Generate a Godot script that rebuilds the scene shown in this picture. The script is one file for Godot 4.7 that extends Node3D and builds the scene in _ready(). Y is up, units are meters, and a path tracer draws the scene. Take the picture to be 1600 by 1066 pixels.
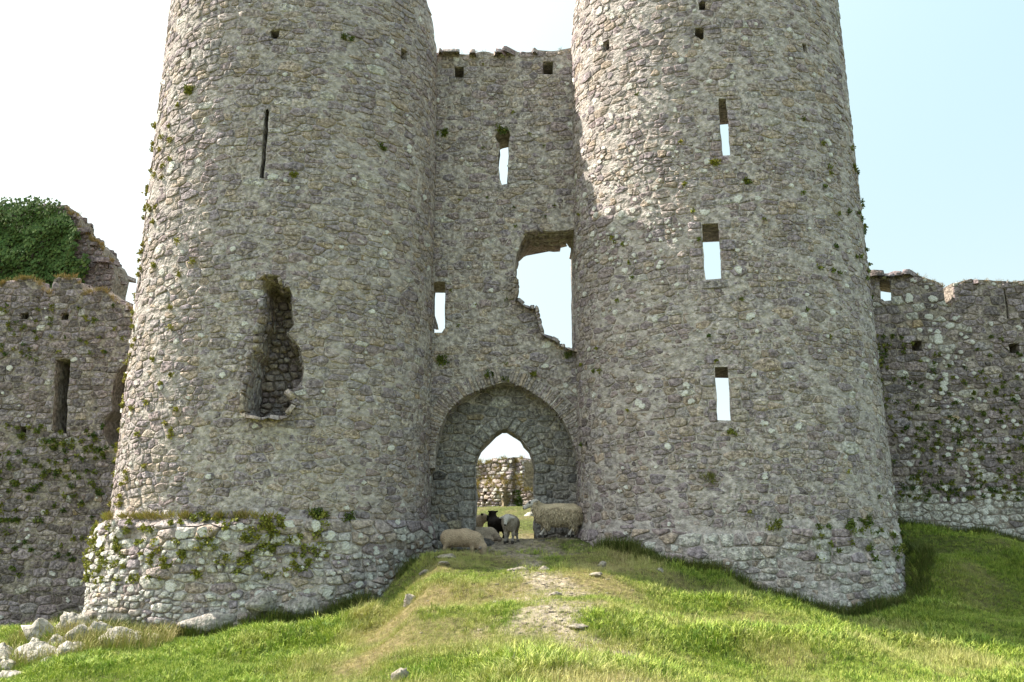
extends Node3D
# A ruined castle gate: two round towers, the gate wall between them, curtain walls, a flock in the gateway.

class Buf:
	var v := PackedVector3Array()
	var n := PackedVector3Array()
	var c := PackedColorArray()
	var i := PackedInt32Array()
	func tri(a: Vector3, b: Vector3, d: Vector3, col: Color):
		var nn := (d - a).cross(b - a).normalized()
		var k := v.size()
		v.append(a); v.append(b); v.append(d)
		n.append(nn); n.append(nn); n.append(nn)
		c.append(col); c.append(col); c.append(col)
		i.append(k); i.append(k + 1); i.append(k + 2)
	func quad(a: Vector3, b: Vector3, d: Vector3, e: Vector3, col: Color):
		tri(a, b, d, col); tri(a, d, e, col)

var rng := RandomNumberGenerator.new()
var M := {}
var nz := FastNoiseLite.new()      # broad patches
var nf := FastNoiseLite.new()      # fine wobble
var used := {}
var wall_maps := {}

# ---------------------------------------------------------------- naming helpers
func numbered(called: String) -> String:
	if not used.has(called):
		used[called] = 0
		return called
	used[called] += 1
	return "%s_%03d" % [called, used[called]]

func tag(o, label: String, category: String, group := ""):
	o.set_meta("label", label); o.set_meta("category", category)
	if group != "": o.set_meta("group", group)
	return o

func thing(called: String, label: String, category: String, at := Vector3.ZERO, group := "") -> Node3D:
	var o := Node3D.new()
	o.name = numbered(called); add_child(o); o.position = at
	return tag(o, label, category, group)

func mesh_of(b: Buf, m: Material) -> ArrayMesh:
	var a := []
	a.resize(Mesh.ARRAY_MAX)
	a[Mesh.ARRAY_VERTEX] = b.v; a[Mesh.ARRAY_NORMAL] = b.n; a[Mesh.ARRAY_COLOR] = b.c; a[Mesh.ARRAY_INDEX] = b.i
	var me := ArrayMesh.new()
	me.add_surface_from_arrays(Mesh.PRIMITIVE_TRIANGLES, a)
	me.surface_set_material(0, m)
	return me

# commits a buffer (in world coordinates) as one named mesh under parent, its origin at the middle of its foot
func build(b: Buf, called: String, m: Material, parent: Node3D = null) -> MeshInstance3D:
	var o := MeshInstance3D.new()
	var lo := b.v[0]
	var hi := b.v[0]
	for p in b.v:
		lo = lo.min(p); hi = hi.max(p)
	var org := Vector3((lo.x + hi.x) / 2, lo.y, (lo.z + hi.z) / 2)
	for k in b.v.size(): b.v[k] -= org
	o.mesh = mesh_of(b, m)
	if parent == null:
		o.name = numbered(called); add_child(o); o.position = org
	else:
		o.name = called; parent.add_child(o, true); o.position = org - parent.global_position
	return o

func structure(o): o.set_meta("kind", "structure"); return o
func stuff(o): o.set_meta("kind", "stuff"); return o

# ---------------------------------------------------------------- textures and materials
func noise_tex(seed_: int, freq: float, lo: float, hi: float, oct: int, specks := 0.0, size := 512) -> ImageTexture:
	var f := FastNoiseLite.new()
	f.seed = seed_; f.noise_type = FastNoiseLite.TYPE_SIMPLEX_SMOOTH; f.frequency = freq; f.fractal_octaves = oct; f.fractal_gain = 0.6
	var a := f.get_seamless_image(size, size).get_data()
	var g := FastNoiseLite.new()
	g.seed = seed_ + 7; g.noise_type = FastNoiseLite.TYPE_SIMPLEX_SMOOTH; g.frequency = 0.05; g.fractal_octaves = 3
	var s := g.get_seamless_image(size, size).get_data()
	var out := PackedByteArray()
	out.resize(size * size * 3)
	for k in size * size:
		var x := float(a[k]) / 255.0
		x = lo + (hi - lo) * clampf((x - 0.5) * 1.5 + 0.5, 0, 1)
		var t := 0.0
		if specks > 0.0: t = smoothstep(1.0 - specks, 1.0 - specks + 0.05, float(s[k]) / 255.0)
		out[k * 3] = int(255 * lerpf(x, 1.0, t)); out[k * 3 + 1] = int(255 * lerpf(x * 0.99, 1.0, t)); out[k * 3 + 2] = int(255 * lerpf(x * 0.985, 0.97, t))
	var im := Image.create_from_data(size, size, false, Image.FORMAT_RGB8, out)
	im.generate_mipmaps()
	return ImageTexture.create_from_image(im)

func mat(rough: float, tex: Texture2D = null, scale_ := 0.4, bump: Texture2D = null, depth := 1.0) -> StandardMaterial3D:
	var m := StandardMaterial3D.new()
	m.vertex_color_use_as_albedo = true
	m.roughness = rough; m.metallic_specular = 0.3
	if tex != null:
		m.albedo_texture = tex
		m.uv1_triplanar = true; m.uv1_world_triplanar = true; m.uv1_scale = Vector3.ONE * scale_
	if bump != null:
		m.heightmap_enabled = true; m.heightmap_texture = bump; m.heightmap_scale = depth
	m.cull_mode = BaseMaterial3D.CULL_DISABLED
	return m

func materials():
	var t1 := noise_tex(3, 0.045, 0.5, 1.0, 5, 0.31)
	var t2 := noise_tex(11, 0.02, 0.62, 1.0, 5)
	var b1 := noise_tex(21, 0.025, 0.0, 1.0, 5)
	M.stone = mat(0.95, t1, 0.42, b1, 4.0)
	M.mortar = mat(0.97, t2, 0.6, b1, 3.0)
	M.earth = mat(1.0, t2, 0.5, b1, 3.0)
	M.lichen = mat(0.95, noise_tex(31, 0.04, 0.85, 1.0, 4), 1.2, b1, 1.5)
	M.leaf = mat(0.75)
	M.leaf.backlight_enabled = true; M.leaf.backlight = Color(0.22, 0.26, 0.08)
	M.wool = mat(1.0, noise_tex(41, 0.05, 0.7, 1.0, 4), 2.0, b1, 1.5)
	M.grass = mat(0.7)
	M.grass.backlight_enabled = true; M.grass.backlight = Color(0.30, 0.34, 0.10)

func lin(r: float, g: float, b: float) -> Color: return Color(r, g, b)

# ---------------------------------------------------------------- camera, sky, sun
func camera_and_light():
	var cam := Camera3D.new()
	cam.name = "camera"; add_child(cam)
	cam.position = Vector3(0, 0.1, 19.0); cam.rotation_degrees = Vector3(12.3, 0, 0)
	cam.fov = 2.0 * rad_to_deg(atan(533.0 / 1400.0)); cam.far = 4000.0; cam.current = true
	var az := deg_to_rad(16.0)
	var el := deg_to_rad(50.0)
	var to_sun := Vector3(-cos(el) * cos(az), sin(el), -cos(el) * sin(az))
	var sun := DirectionalLight3D.new()
	sun.name = "sun"; add_child(sun)
	sun.look_at_from_position(to_sun * 50, Vector3.ZERO)
	sun.light_energy = 1.4; sun.light_color = Color(1.0, 0.965, 0.90); sun.light_angular_distance = 0.5; sun.shadow_enabled = true
	var env := Environment.new()
	env.background_mode = Environment.BG_SKY
	env.tonemap_mode = Environment.TONE_MAPPER_LINEAR
	env.tonemap_exposure = 2.5
	env.sdfgi_enabled = true; env.ssao_enabled = true; env.ssil_enabled = true
	# thin summer haze: white round the sun and along the horizon, pale blue away from it
	var im := Image.create(512, 256, false, Image.FORMAT_RGBF)
	for y in 256:
		var up := cos(PI * (y + 0.5) / 256.0)
		var r := sqrt(1.0 - up * up)
		for x in 512:
			var a := TAU * (x + 0.5) / 512.0
			var d := Vector3(sin(a) * r, up, -cos(a) * r)
			var ang := acos(clampf(d.dot(to_sun), -1, 1))
			var white: float = clampf(exp(-pow(ang / 0.72, 2.0)) * 1.15, 0, 1)
			var hz: float = exp(-maxf(up, 0.0) * 5.5)
			var blue := lin(0.222, 0.335, 0.372)
			var c := blue.lerp(lin(0.49, 0.50, 0.50), clampf(hz + white * (1 - hz), 0, 1))
			c = c.lerp(lin(1.15, 1.14, 1.11), white * 0.85)
			if up < 0.0: c = lin(0.6, 0.62, 0.62)
			im.set_pixel(x, y, c)
	var pm := PanoramaSkyMaterial.new()
	pm.panorama = ImageTexture.create_from_image(im)
	var sky := Sky.new()
	sky.sky_material = pm
	env.sky = sky
	var we := WorldEnvironment.new()
	we.name = "world_environment"; we.environment = env
	add_child(we)

# ---------------------------------------------------------------- terrain
# x, z, height
const SPOTS := [
	[-0.1, -28, 1.5], [6, -28, 1.5], [-8, -28, 1.5], [0, -14, 0.75], [7, -14, 0.7], [-7, -14, 0.7], [0, -6, 0.25], [6, -6, 0.2], [-6, -6, 0.0],
	[-0.1, -1, 0.0], [-0.3, 0.3, -0.06], [-1.2, 0.5, -0.2], [1.2, 0.4, 0.05], [0.9, 0.2, 0.05], [0.2, 2, -0.22], [0.3, 4, -0.43], [0.4, 7, -0.72], [0.5, 11, -1.1], [0.5, 15, -1.4], [0.5, 20, -1.75], [0, 28, -2.4],
	[-1.25, 2.3, -0.20], [-1.2, 3.4, -0.33], [-1.1, 5, -0.56], [-1.0, 7, -0.80], [-0.9, 9, -1.05], [-1.0, 11, -1.25],
	[-1.75, 1.0, -0.55], [-2.05, 3.4, -1.1], [-2.1, 5, -1.32], [-1.95, 7, -1.42], [-1.9, 9, -1.45],
	[-2.8, 2.2, -1.15], [-3.4, 3.2, -1.4], [-3.2, 6, -1.6], [-3.0, 9, -1.72], [-5.5, 2.8, -1.55], [-5.5, 5, -1.72], [-5.5, 8, -1.85], [-5, 12, -2.0], [-4, 17, -2.1],
	[-8.0, 2.2, -1.60], [-7.4, 3.4, -1.5], [-7.6, 4.4, -1.74], [-7.9, 5.2, -1.98], [-6.4, 3.6, -1.58], [-8.6, 0.6, -1.65], [-8.5, 4.5, -2.05], [-9, 8, -2.2], [-9.8, -1.0, -1.85], [-11, -1.2, -2.15], [-14, -1.3, -2.4], [-12, 3, -2.4], [-14, 8, -2.7], [-10, 14, -2.5], [-16, 20, -3.2],
	[1.9, 1.6, -0.17], [2.2, 3.0, -0.42], [3.44, 2.6, -0.55], [3.4, 4.2, -0.88], [4.6, 2.8, -1.06], [5.7, 2.7, -1.30], [5.6, 4.2, -1.42], [7.0, 2.1, -1.12], [8.1, 0.6, -0.30], [8.5, -1.3, 0.32], [10, -1.3, 0.12], [11.5, -1.3, -0.18], [14, -1.3, -0.5],
	[3, 7, -1.1], [3, 10, -1.35], [6, 7, -1.5], [6, 10, -1.6], [9, 3, -1.35], [9, 6, -1.6], [12, 3, -1.5], [12, 7, -1.6], [10, 11, -1.8], [3, 15, -1.65], [8, 16, -2.0], [16, 12, -2.5], [16, 3, -1.6],
]
const GX0 := -18.0
const GZ0 := -32.0
const GST := 0.2
const GNX := 181
const GNZ := 281
var gh := PackedFloat32Array()

func terrain_table():
	var coarse := {}
	var st := 0.4
	var nx := 92
	var nzz := 142
	var tab := PackedFloat32Array()
	tab.resize(nx * nzz)
	for j in nzz:
		for i in nx:
			var x := GX0 + i * st
			var z := GZ0 + j * st
			var w := 0.0
			var a := 0.0
			for p in SPOTS:
				var dx: float = x - p[0]
				var dz: float = z - p[1]
				var d: float = dx * dx + dz * dz + 0.06
				var ww: float = 1.0 / (d * d)
				w += ww; a += ww * p[2]
			tab[j * nx + i] = a / w
	gh.resize(GNX * GNZ)
	for j in GNZ:
		for i in GNX:
			var fx := i * GST / st
			var fz := j * GST / st
			var i0: int = mini(int(fx), nx - 2)
			var j0: int = mini(int(fz), nzz - 2)
			var tx := fx - i0
			var tz := fz - j0
			var y: float = lerpf(lerpf(tab[j0 * nx + i0], tab[j0 * nx + i0 + 1], tx), lerpf(tab[(j0 + 1) * nx + i0], tab[(j0 + 1) * nx + i0 + 1], tx), tz)
			var X := GX0 + i * GST
			var Z := GZ0 + j * GST
			y += nf.get_noise_2d(X * 0.9 + 40, Z * 0.9) * 0.07 + nf.get_noise_2d(X * 3.0, Z * 3.0 + 90) * 0.035
			gh[j * GNX + i] = y

func ground_y(x: float, z: float) -> float:
	var fx := clampf((x - GX0) / GST, 0, GNX - 1.001)
	var fz := clampf((z - GZ0) / GST, 0, GNZ - 1.001)
	var i := int(fx)
	var j := int(fz)
	var y := lerpf(lerpf(gh[j * GNX + i], gh[j * GNX + i + 1], fx - i), lerpf(gh[(j + 1) * GNX + i], gh[(j + 1) * GNX + i + 1], fx - i), fz - j)
	var out := Vector2(maxf(maxf(GX0 - x, x - (GX0 + GST * (GNX - 1))), 0), maxf(maxf(GZ0 - z, z - (GZ0 + GST * (GNZ - 1))), 0)).length()
	return y - 14.0 * (1.0 - exp(-out / 70.0)) - minf(out, 10.0) * 0.05

func path_here(x: float, z: float) -> float:   # 1 on the trodden middle of the way, 0 in the grass
	var mid := 0.15 + clampf((z - 1.0) * 0.065, -0.1, 0.75)
	var half := 0.42 + 0.04 * z
	var d := absf(x - mid) / half
	if z < -1.0: return clampf(1.0 - absf(x + 0.1) / 1.1, 0, 1) * clampf((z + 5.0) / 3.0, 0, 1)
	if z < 2.2: d = absf(x - 0.0) / 1.6
	return clampf(1.05 - d + nf.get_noise_2d(x * 4.0, z * 2.5) * 0.9, 0, 1)

func dry_here(x: float, z: float) -> float:
	var d := 0.25 + nz.get_noise_2d(x * 2.2 + 9, z * 2.2) * 0.9
	d += 0.55 * exp(-pow((x + 1.7) / 0.7, 2.0)) * clampf((z - 2.0) / 2.0, 0, 1)
	d += 0.45 * path_here(x, z)
	d += 0.35 * exp(-pow((x - 1.0) / 2.0, 2.0) - pow((z - 4.0) / 2.5, 2.0))
	if x < -2.6 or x > 6.5: d -= 0.4
	return clampf(d, 0, 1)

func ground():
	var xs := []
	var zs := []
	for e in [-1800.0, -700.0, -300.0, -140.0, -70.0, -40.0, -26.0]: xs.append(e)
	for i in GNX: xs.append(GX0 + i * GST)
	for e in [26.0, 40.0, 70.0, 140.0, 300.0, 700.0, 1800.0]: xs.append(e)
	for e in [-1800.0, -700.0, -300.0, -150.0, -90.0, -60.0, -42.0]: zs.append(e)
	for j in GNZ: zs.append(GZ0 + j * GST)
	for e in [32.0, 45.0, 80.0, 150.0, 300.0, 700.0, 1800.0]: zs.append(e)
	var b := Buf.new()
	var w := xs.size()
	for z in zs:
		for x in xs:
			b.v.append(Vector3(x, ground_y(x, z), z))
			var g := lin(0.13, 0.155, 0.045).lerp(lin(0.27, 0.22, 0.11), dry_here(x, z))
			b.c.append(g.lerp(lin(0.47, 0.41, 0.32), path_here(x, z)))
	b.n.resize(b.v.size())
	for j in zs.size():
		for i in w:
			var k := j * w + i
			var ax := b.v[k + (1 if i < w - 1 else 0)] - b.v[k - (1 if i > 0 else 0)]
			var az := b.v[k + (w if j < zs.size() - 1 else 0)] - b.v[k - (w if j > 0 else 0)]
			b.n[k] = az.cross(ax).normalized()
			if i < w - 1 and j < zs.size() - 1:
				for q in [k, k + 1, k + w, k + 1, k + w + 1, k + w]: b.i.append(q)
	structure(build(b, "ground", M.earth))

# ---------------------------------------------------------------- masonry
# A wall is a map (s along the face, h height, d outwards) -> point, a solid core with openings, and stones set into its face.
func flat_map(z: float, back := false) -> Callable:
	return func(s: float, h: float, d: float) -> Vector3: return Vector3(s, h, z + d)

func tower_map(cx: float, a: float, b: float, ledge: float, step: float, batter: float) -> Dictionary:
	var arc := PackedFloat32Array([0.0])
	var n := 240
	for k in n:
		var t0 := (PI / 2) * k / n
		var t1 := (PI / 2) * (k + 1) / n
		arc.append(arc[k] + Vector2(a * (sin(t1) - sin(t0)), b * (cos(t1) - cos(t0))).length())
	var lq := arc[n]
	var f := func(s: float, h: float, d: float) -> Vector3:
		var q := absf(s)
		var x := a
		var z := 0.0
		var nn := Vector2(1, 0)
		if q < lq:
			var k: int = clampi(arc.bsearch(q) - 1, 0, n - 1)
			var t := (PI / 2) * (k + (q - arc[k]) / (arc[k + 1] - arc[k])) / n
			x = a * sin(t); z = b * cos(t)
			nn = Vector2(sin(t) / a, cos(t) / b).normalized()
		else:
			z = lq - q
		var off := d - maxf(h, 0.0) * 0.012
		var le := ledge + 0.05 * sin(s * 1.7) + 0.04 * sin(s * 4.1)
		var st := step * (1.0 - 0.8 * smoothstep(0.8, 2.8, s)) if cx < 0 else step
		if h < le: off += st * clampf((le - h) / 0.08, 0, 1) + (le - h) * batter + clampf((le - h) / 0.3, 0, 1) * (nf.get_noise_2d(s * 1.6, h * 1.6) * 0.16 if cx < 0 else nf.get_noise_2d(s * 1.6, h * 1.6) * 0.06)
		var sg := 1.0 if s >= 0 else -1.0
		return Vector3(cx - signf(cx) * maxf(h, 0.0) * 0.012 + sg * (x + nn.x * off), h, z + nn.y * off)
	var of_x := func(px: float) -> float:
		var t := asin(clampf((px - cx) / a, -1, 1))
		var u := absf(t) / (PI / 2) * n
		var k: int = mini(int(u), n - 1)
		return signf(t) * lerpf(arc[k], arc[k + 1], u - k)
	return {f = f, of_x = of_x, quarter = lq}

func rect(x0: float, h0: float, x1: float, h1: float) -> Dictionary:
	return {poly = PackedVector2Array([Vector2(x0, h0), Vector2(x1, h0), Vector2(x1, h1), Vector2(x0, h1)]), rect = true}

func ragged(pts: Array, amp := 0.05, step := 0.14) -> Dictionary:   # an opening with a broken edge
	var p := PackedVector2Array()
	for k in pts.size():
		var a := Vector2(pts[k][0], pts[k][1])
		var b := Vector2(pts[(k + 1) % pts.size()][0], pts[(k + 1) % pts.size()][1])
		var m := maxi(1, int(a.distance_to(b) / step))
		for j in m:
			p.append(a.lerp(b, float(j) / m) + Vector2(rng.randf_range(-amp, amp), rng.randf_range(-amp, amp)))
	return {poly = p, rect = false}

func above(profile: Array, top: float, amp := 0.05) -> Dictionary:  # everything above a ragged wall top
	var pts := profile.duplicate()
	var p := PackedVector2Array()
	for k in pts.size() - 1:
		var a := Vector2(pts[k][0], pts[k][1])
		var b := Vector2(pts[k + 1][0], pts[k + 1][1])
		var m := maxi(1, int(a.distance_to(b) / 0.16))
		for j in m: p.append(a.lerp(b, float(j) / m) + Vector2(0, rng.randf_range(-amp, amp)))
	p.append(Vector2(pts[-1][0], pts[-1][1]))
	p.append(Vector2(pts[-1][0], top)); p.append(Vector2(pts[0][0], top))
	return {poly = p, rect = false}

func grid_lines(a: float, b: float, st: float, extra: Array) -> PackedFloat32Array:
	var g := PackedFloat32Array()
	var n := int(ceil((b - a) / st))
	for k in n + 1:
		var x := lerpf(a, b, float(k) / n)
		var ok := true
		for e in extra:
			if absf(e - x) < st * 0.35 and k > 0 and k < n: ok = false
		if ok: g.append(x)
	for e in extra:
		if e > a and e < b: g.append(e)
	g.sort()
	var out := PackedFloat32Array()
	for x in g:
		if out.is_empty() or x - out[-1] > 0.004: out.append(x)
	return out

func core(f: Callable, s0: float, s1: float, h0: float, h1: float, st: float, holes: Array, thick: float, col: Color, deep: Color, more_h := []) -> Buf:
	var es := []
	var eh := more_h.duplicate()
	for o in holes:
		if o.rect:
			es.append(o.poly[0].x); es.append(o.poly[2].x); eh.append(o.poly[0].y); eh.append(o.poly[2].y)
	var gs := grid_lines(s0, s1, st, es)
	var gg := grid_lines(h0, h1, st, eh)
	var ns := gs.size()
	var nh := gg.size()
	var solid := PackedByteArray()
	solid.resize((ns - 1) * (nh - 1))
	var boxes := []
	for o in holes:
		var r := Rect2(o.poly[0], Vector2.ZERO)
		for p in o.poly: r = r.expand(p)
		boxes.append(r)
	for j in nh - 1:
		for i in ns - 1:
			var p := Vector2((gs[i] + gs[i + 1]) / 2, (gg[j] + gg[j + 1]) / 2)
			var ok := 1
			for k in holes.size():
				if boxes[k].has_point(p) and Geometry2D.is_point_in_polygon(p, holes[k].poly): ok = 0
			solid[j * (ns - 1) + i] = ok
	var is_solid := func(i: int, j: int) -> bool:
		return i >= 0 and j >= 0 and i < ns - 1 and j < nh - 1 and solid[j * (ns - 1) + i] == 1
	var splay := {}
	var P := PackedVector2Array()
	P.resize(ns * nh)
	for j in nh:
		for i in ns:
			var p := Vector2(gs[i], gg[j])
			var cnt := 0
			for q in [[0, 0], [-1, 0], [0, -1], [-1, -1]]:
				if is_solid.call(i + q[0], j + q[1]): cnt += 1
			if cnt > 0 and cnt < 4:
				var best := st * 0.8
				var at := p
				for k in holes.size():
					if holes[k].rect or not boxes[k].grow(st).has_point(p): continue
					var pl: PackedVector2Array = holes[k].poly
					for e in pl.size():
						var c := Geometry2D.get_closest_point_to_segment(p, pl[e], pl[(e + 1) % pl.size()])
						if c.distance_to(p) < best:
							best = c.distance_to(p); at = c
				p = at
			P[j * ns + i] = p
			for k in holes.size():
				if not holes[k].has("splay") or p.y < boxes[k].position.y - 0.01 or p.y > boxes[k].end.y + 0.01: continue
				var past: float = absf(p.x - boxes[k].get_center().x) - boxes[k].size.x / 2
				if past < 0.8: splay[j * ns + i] = signf(p.x - boxes[k].get_center().x) * holes[k].splay * (1.0 - maxf(past, 0.0) / 0.8)
	var dn := maxi(2, int(thick / 0.3))
	var pt := func(k: int, d: float) -> Vector3:
		var v: Vector3 = f.call(P[k].x - splay.get(k, 0.0) * d, P[k].y, d + (0.006 if d > -0.01 else 0.0))
		var w := 0.028 if d > -0.01 else 0.07
		return v + Vector3(nf.get_noise_3d(v.x * 5, v.y * 5, v.z * 5), nf.get_noise_3d(v.x * 5 + 50, v.y * 5, v.z * 5), nf.get_noise_3d(v.x * 5, v.y * 5 + 50, v.z * 5)) * w
	var b := Buf.new()
	for j in nh - 1:
		for i in ns - 1:
			if solid[j * (ns - 1) + i] == 0: continue
			var k := [j * ns + i, j * ns + i + 1, (j + 1) * ns + i + 1, (j + 1) * ns + i]
			var v := []
			for q in k: v.append(pt.call(q, 0.0))
			b.quad(v[3], v[2], v[1], v[0], col)
			var u := []
			for q in k: u.append(pt.call(q, -thick))
			b.quad(u[0], u[1], u[2], u[3], deep)
			for e in [[0, 1, 0, -1], [1, 2, 1, 0], [2, 3, 0, 1], [3, 0, -1, 0]]:
				if is_solid.call(i + e[2], j + e[3]): continue
				for m in dn:
					var d0 := -thick * m / dn
					var d1 := -thick * (m + 1) / dn
					var cc := deep.lerp(col, rng.randf() * 0.6)
					b.quad(pt.call(k[e[0]], d0), pt.call(k[e[1]], d0), pt.call(k[e[1]], d1), pt.call(k[e[0]], d1), cc)
	return b

# stones: a weighted cell pattern of uneven courses
func cells(s0: float, s1: float, h0: float, h1: float, rh0: float, rh1: float, sw0: float, sw1: float, clip: Array) -> Array:
	var ax := 0.52
	var pts := PackedVector2Array()
	var wt := PackedFloat32Array()
	var h := h0
	while h < h1:
		var rh := rng.randf_range(rh0, rh1) * (0.6 if rng.randf() < 0.25 else 1.0)
		var s := s0 - rng.randf() * sw1
		while s < s1:
			var w := clampf(rh * rng.randf_range(0.9, 2.5), sw0 * 0.6, sw1)
			if rng.randf() < 0.18: w *= 0.5
			var big := rng.randf() < 0.07
			if big: w = minf(w * 1.7, sw1 * 1.4)
			var y := h + rh * 0.5 + nf.get_noise_2d(s * 0.8, h * 0.8) * 0.16
			if rh > (rh0 + rh1) * 0.5 and rng.randf() < 0.35:
				pts.append(Vector2((s + w * rng.randf_range(0.35, 0.65)) * ax, y - rh * 0.27)); wt.append(0.0)
				pts.append(Vector2((s + w * rng.randf_range(0.35, 0.65)) * ax, y + rh * 0.27)); wt.append(0.0)
			else:
				pts.append(Vector2((s + w * rng.randf_range(0.4, 0.6)) * ax, y + rng.randf_range(-0.13, 0.13) * rh)); wt.append(0.012 if big else rng.randf_range(-0.004, 0.005))
			s += w
		h += rh
	var gsz := 0.34
	var grid := {}
	for k in pts.size():
		var key := Vector2i(int(floor(pts[k].x / gsz)), int(floor(pts[k].y / gsz)))
		if not grid.has(key): grid[key] = PackedInt32Array()
		grid[key].append(k)
	var boxes := []
	for o in clip:
		var r := Rect2(o.poly[0], Vector2.ZERO)
		for p in o.poly: r = r.expand(p)
		boxes.append(r)
	var out := []
	for k in pts.size():
		var c := pts[k]
		if c.x < s0 * ax or c.x > s1 * ax or c.y < h0 or c.y > h1: continue
		var poly := PackedVector2Array([c + Vector2(-0.5, -0.4), c + Vector2(0.5, -0.4), c + Vector2(0.5, 0.4), c + Vector2(-0.5, 0.4)])
		var gx := int(floor(c.x / gsz))
		var gy := int(floor(c.y / gsz))
		for yy in range(gy - 1, gy + 2):
			for xx in range(gx - 2, gx + 3):
				var cellk = grid.get(Vector2i(xx, yy))
				if cellk == null: continue
				for q in cellk:
					if q == k: continue
					var dv := pts[q] - c
					var l2 := dv.length_squared()
					if l2 > 0.7 or l2 < 1e-6: continue
					var t := 0.5 + (wt[k] - wt[q]) / (2.0 * l2)
					var m := c + dv * clampf(t, 0.25, 0.75)
					var np := PackedVector2Array()
					var n := poly.size()
					if n == 0: break
					var prev := poly[n - 1]
					var pd := (prev - m).dot(dv)
					for e in n:
						var cur := poly[e]
						var cd := (cur - m).dot(dv)
						if (pd < 0.0) != (cd < 0.0): np.append(prev.lerp(cur, pd / (pd - cd)))
						if cd < 0.0: np.append(cur)
						prev = cur; pd = cd
					poly = np
		if poly.size() < 3: continue
		for e in poly.size(): poly[e] = Vector2(poly[e].x / ax, poly[e].y)
		var r := Rect2(poly[0], Vector2.ZERO)
		for p in poly: r = r.expand(p)
		var keep := true
		for o in clip.size():
			if not boxes[o].intersects(r): continue
			var res := Geometry2D.clip_polygons(poly, clip[o].poly)
			keep = false
			var big := 0.008
			for q in res:
				var ar := area(q)
				if ar > big and not Geometry2D.is_polygon_clockwise(q):
					big = ar; poly = q; keep = true
			if not keep: break
		if keep and area(poly) > 0.004: out.append(poly)
	return out

func area(p: PackedVector2Array) -> float:
	var a := 0.0
	for k in p.size():
		a += p[k].cross(p[(k + 1) % p.size()])
	return absf(a) * 0.5

# one stone: its outline softened, a proud and uneven face, sides running back into the mortar
func stone(b: Buf, f: Callable, poly: PackedVector2Array, joint: float, proud: float, col: Color, n := 10, hard := false, base := 0.0, back := 0.035) -> Vector3:
	var c := Vector2.ZERO
	for p in poly: c += p
	c /= poly.size()
	var size := sqrt(area(poly))
	var q := PackedVector2Array()
	var shrink := clampf(1.0 - joint / size, 0.5, 1.0)
	for k in poly.size():
		if q.is_empty() or q[-1].distance_to(poly[k]) > 0.022: q.append(poly[k])
	if q.size() > 3 and q[0].distance_to(q[-1]) < 0.022: q.remove_at(q.size() - 1)
	if not hard:
		if q.size() <= 5:   # knock the corners off
			var cut := PackedVector2Array()
			for k in q.size():
				cut.append(q[k].lerp(q[(k + q.size() - 1) % q.size()], rng.randf_range(0.05, 0.2))); cut.append(q[k].lerp(q[(k + 1) % q.size()], rng.randf_range(0.05, 0.2)))
			q = cut
		while q.size() < n:
			var bi := 0
			var bl := 0.0
			for k in q.size():
				var l := q[k].distance_to(q[(k + 1) % q.size()])
				if l > bl:
					bl = l; bi = k
			var m := q[bi].lerp(q[(bi + 1) % q.size()], rng.randf_range(0.4, 0.6))
			q.insert(bi + 1, m + (c - m) * rng.randf_range(-0.06, 0.08))
	n = q.size()
	var tilt := Vector2(rng.randf_range(-1, 1), rng.randf_range(-1, 1)) * (0.02 if hard else 0.075)
	var k0 := b.v.size()
	var rough := size * (0.015 if hard else 0.035)
	var rings := [[shrink, -back], [shrink * (0.97 if hard else 0.955), proud * 0.7], [shrink * 0.72, proud]]
	for ri in 3:
		for k in n:
			var v := q[k] - c
			var j := 1.0 + (rng.randf_range(-0.05, 0.05) if ri > 0 and not hard else 0.0)
			var w: Vector2 = v * (rings[ri][0] * j)
			var d: float = base + rings[ri][1]
			if ri > 0: d += w.dot(tilt) + rng.randf_range(-rough, rough)
			b.v.append(f.call(c.x + w.x, c.y + w.y, d))
			var t := rng.randf_range(0.92, 1.08)
			b.c.append(Color(col.r * t, col.g * t, col.b * t)); b.n.append(Vector3.ZERO)
	var top: Vector3 = f.call(c.x, c.y, base + proud * 1.06 + rng.randf_range(-rough, rough))
	b.v.append(top); b.c.append(col); b.n.append(Vector3.ZERO)
	var kc := b.v.size() - 1
	var i0 := b.i.size()
	for ri in 2:
		for k in n:
			var a0 := k0 + ri * n + k
			var a1 := k0 + ri * n + (k + 1) % n
			b.i.append(a0); b.i.append(a1 + n); b.i.append(a1)
			b.i.append(a0); b.i.append(a0 + n); b.i.append(a1 + n)
	for k in n:
		b.i.append(k0 + 2 * n + k); b.i.append(kc); b.i.append(k0 + 2 * n + (k + 1) % n)
	for t in range(i0, b.i.size(), 3):
		var fa := b.v[b.i[t]]
		var fn := (b.v[b.i[t + 2]] - fa).cross(b.v[b.i[t + 1]] - fa)
		for e in 3: b.n[b.i[t + e]] += fn
	for k in range(k0, b.v.size()): b.n[k] = b.n[k].normalized()
	return top

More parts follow.
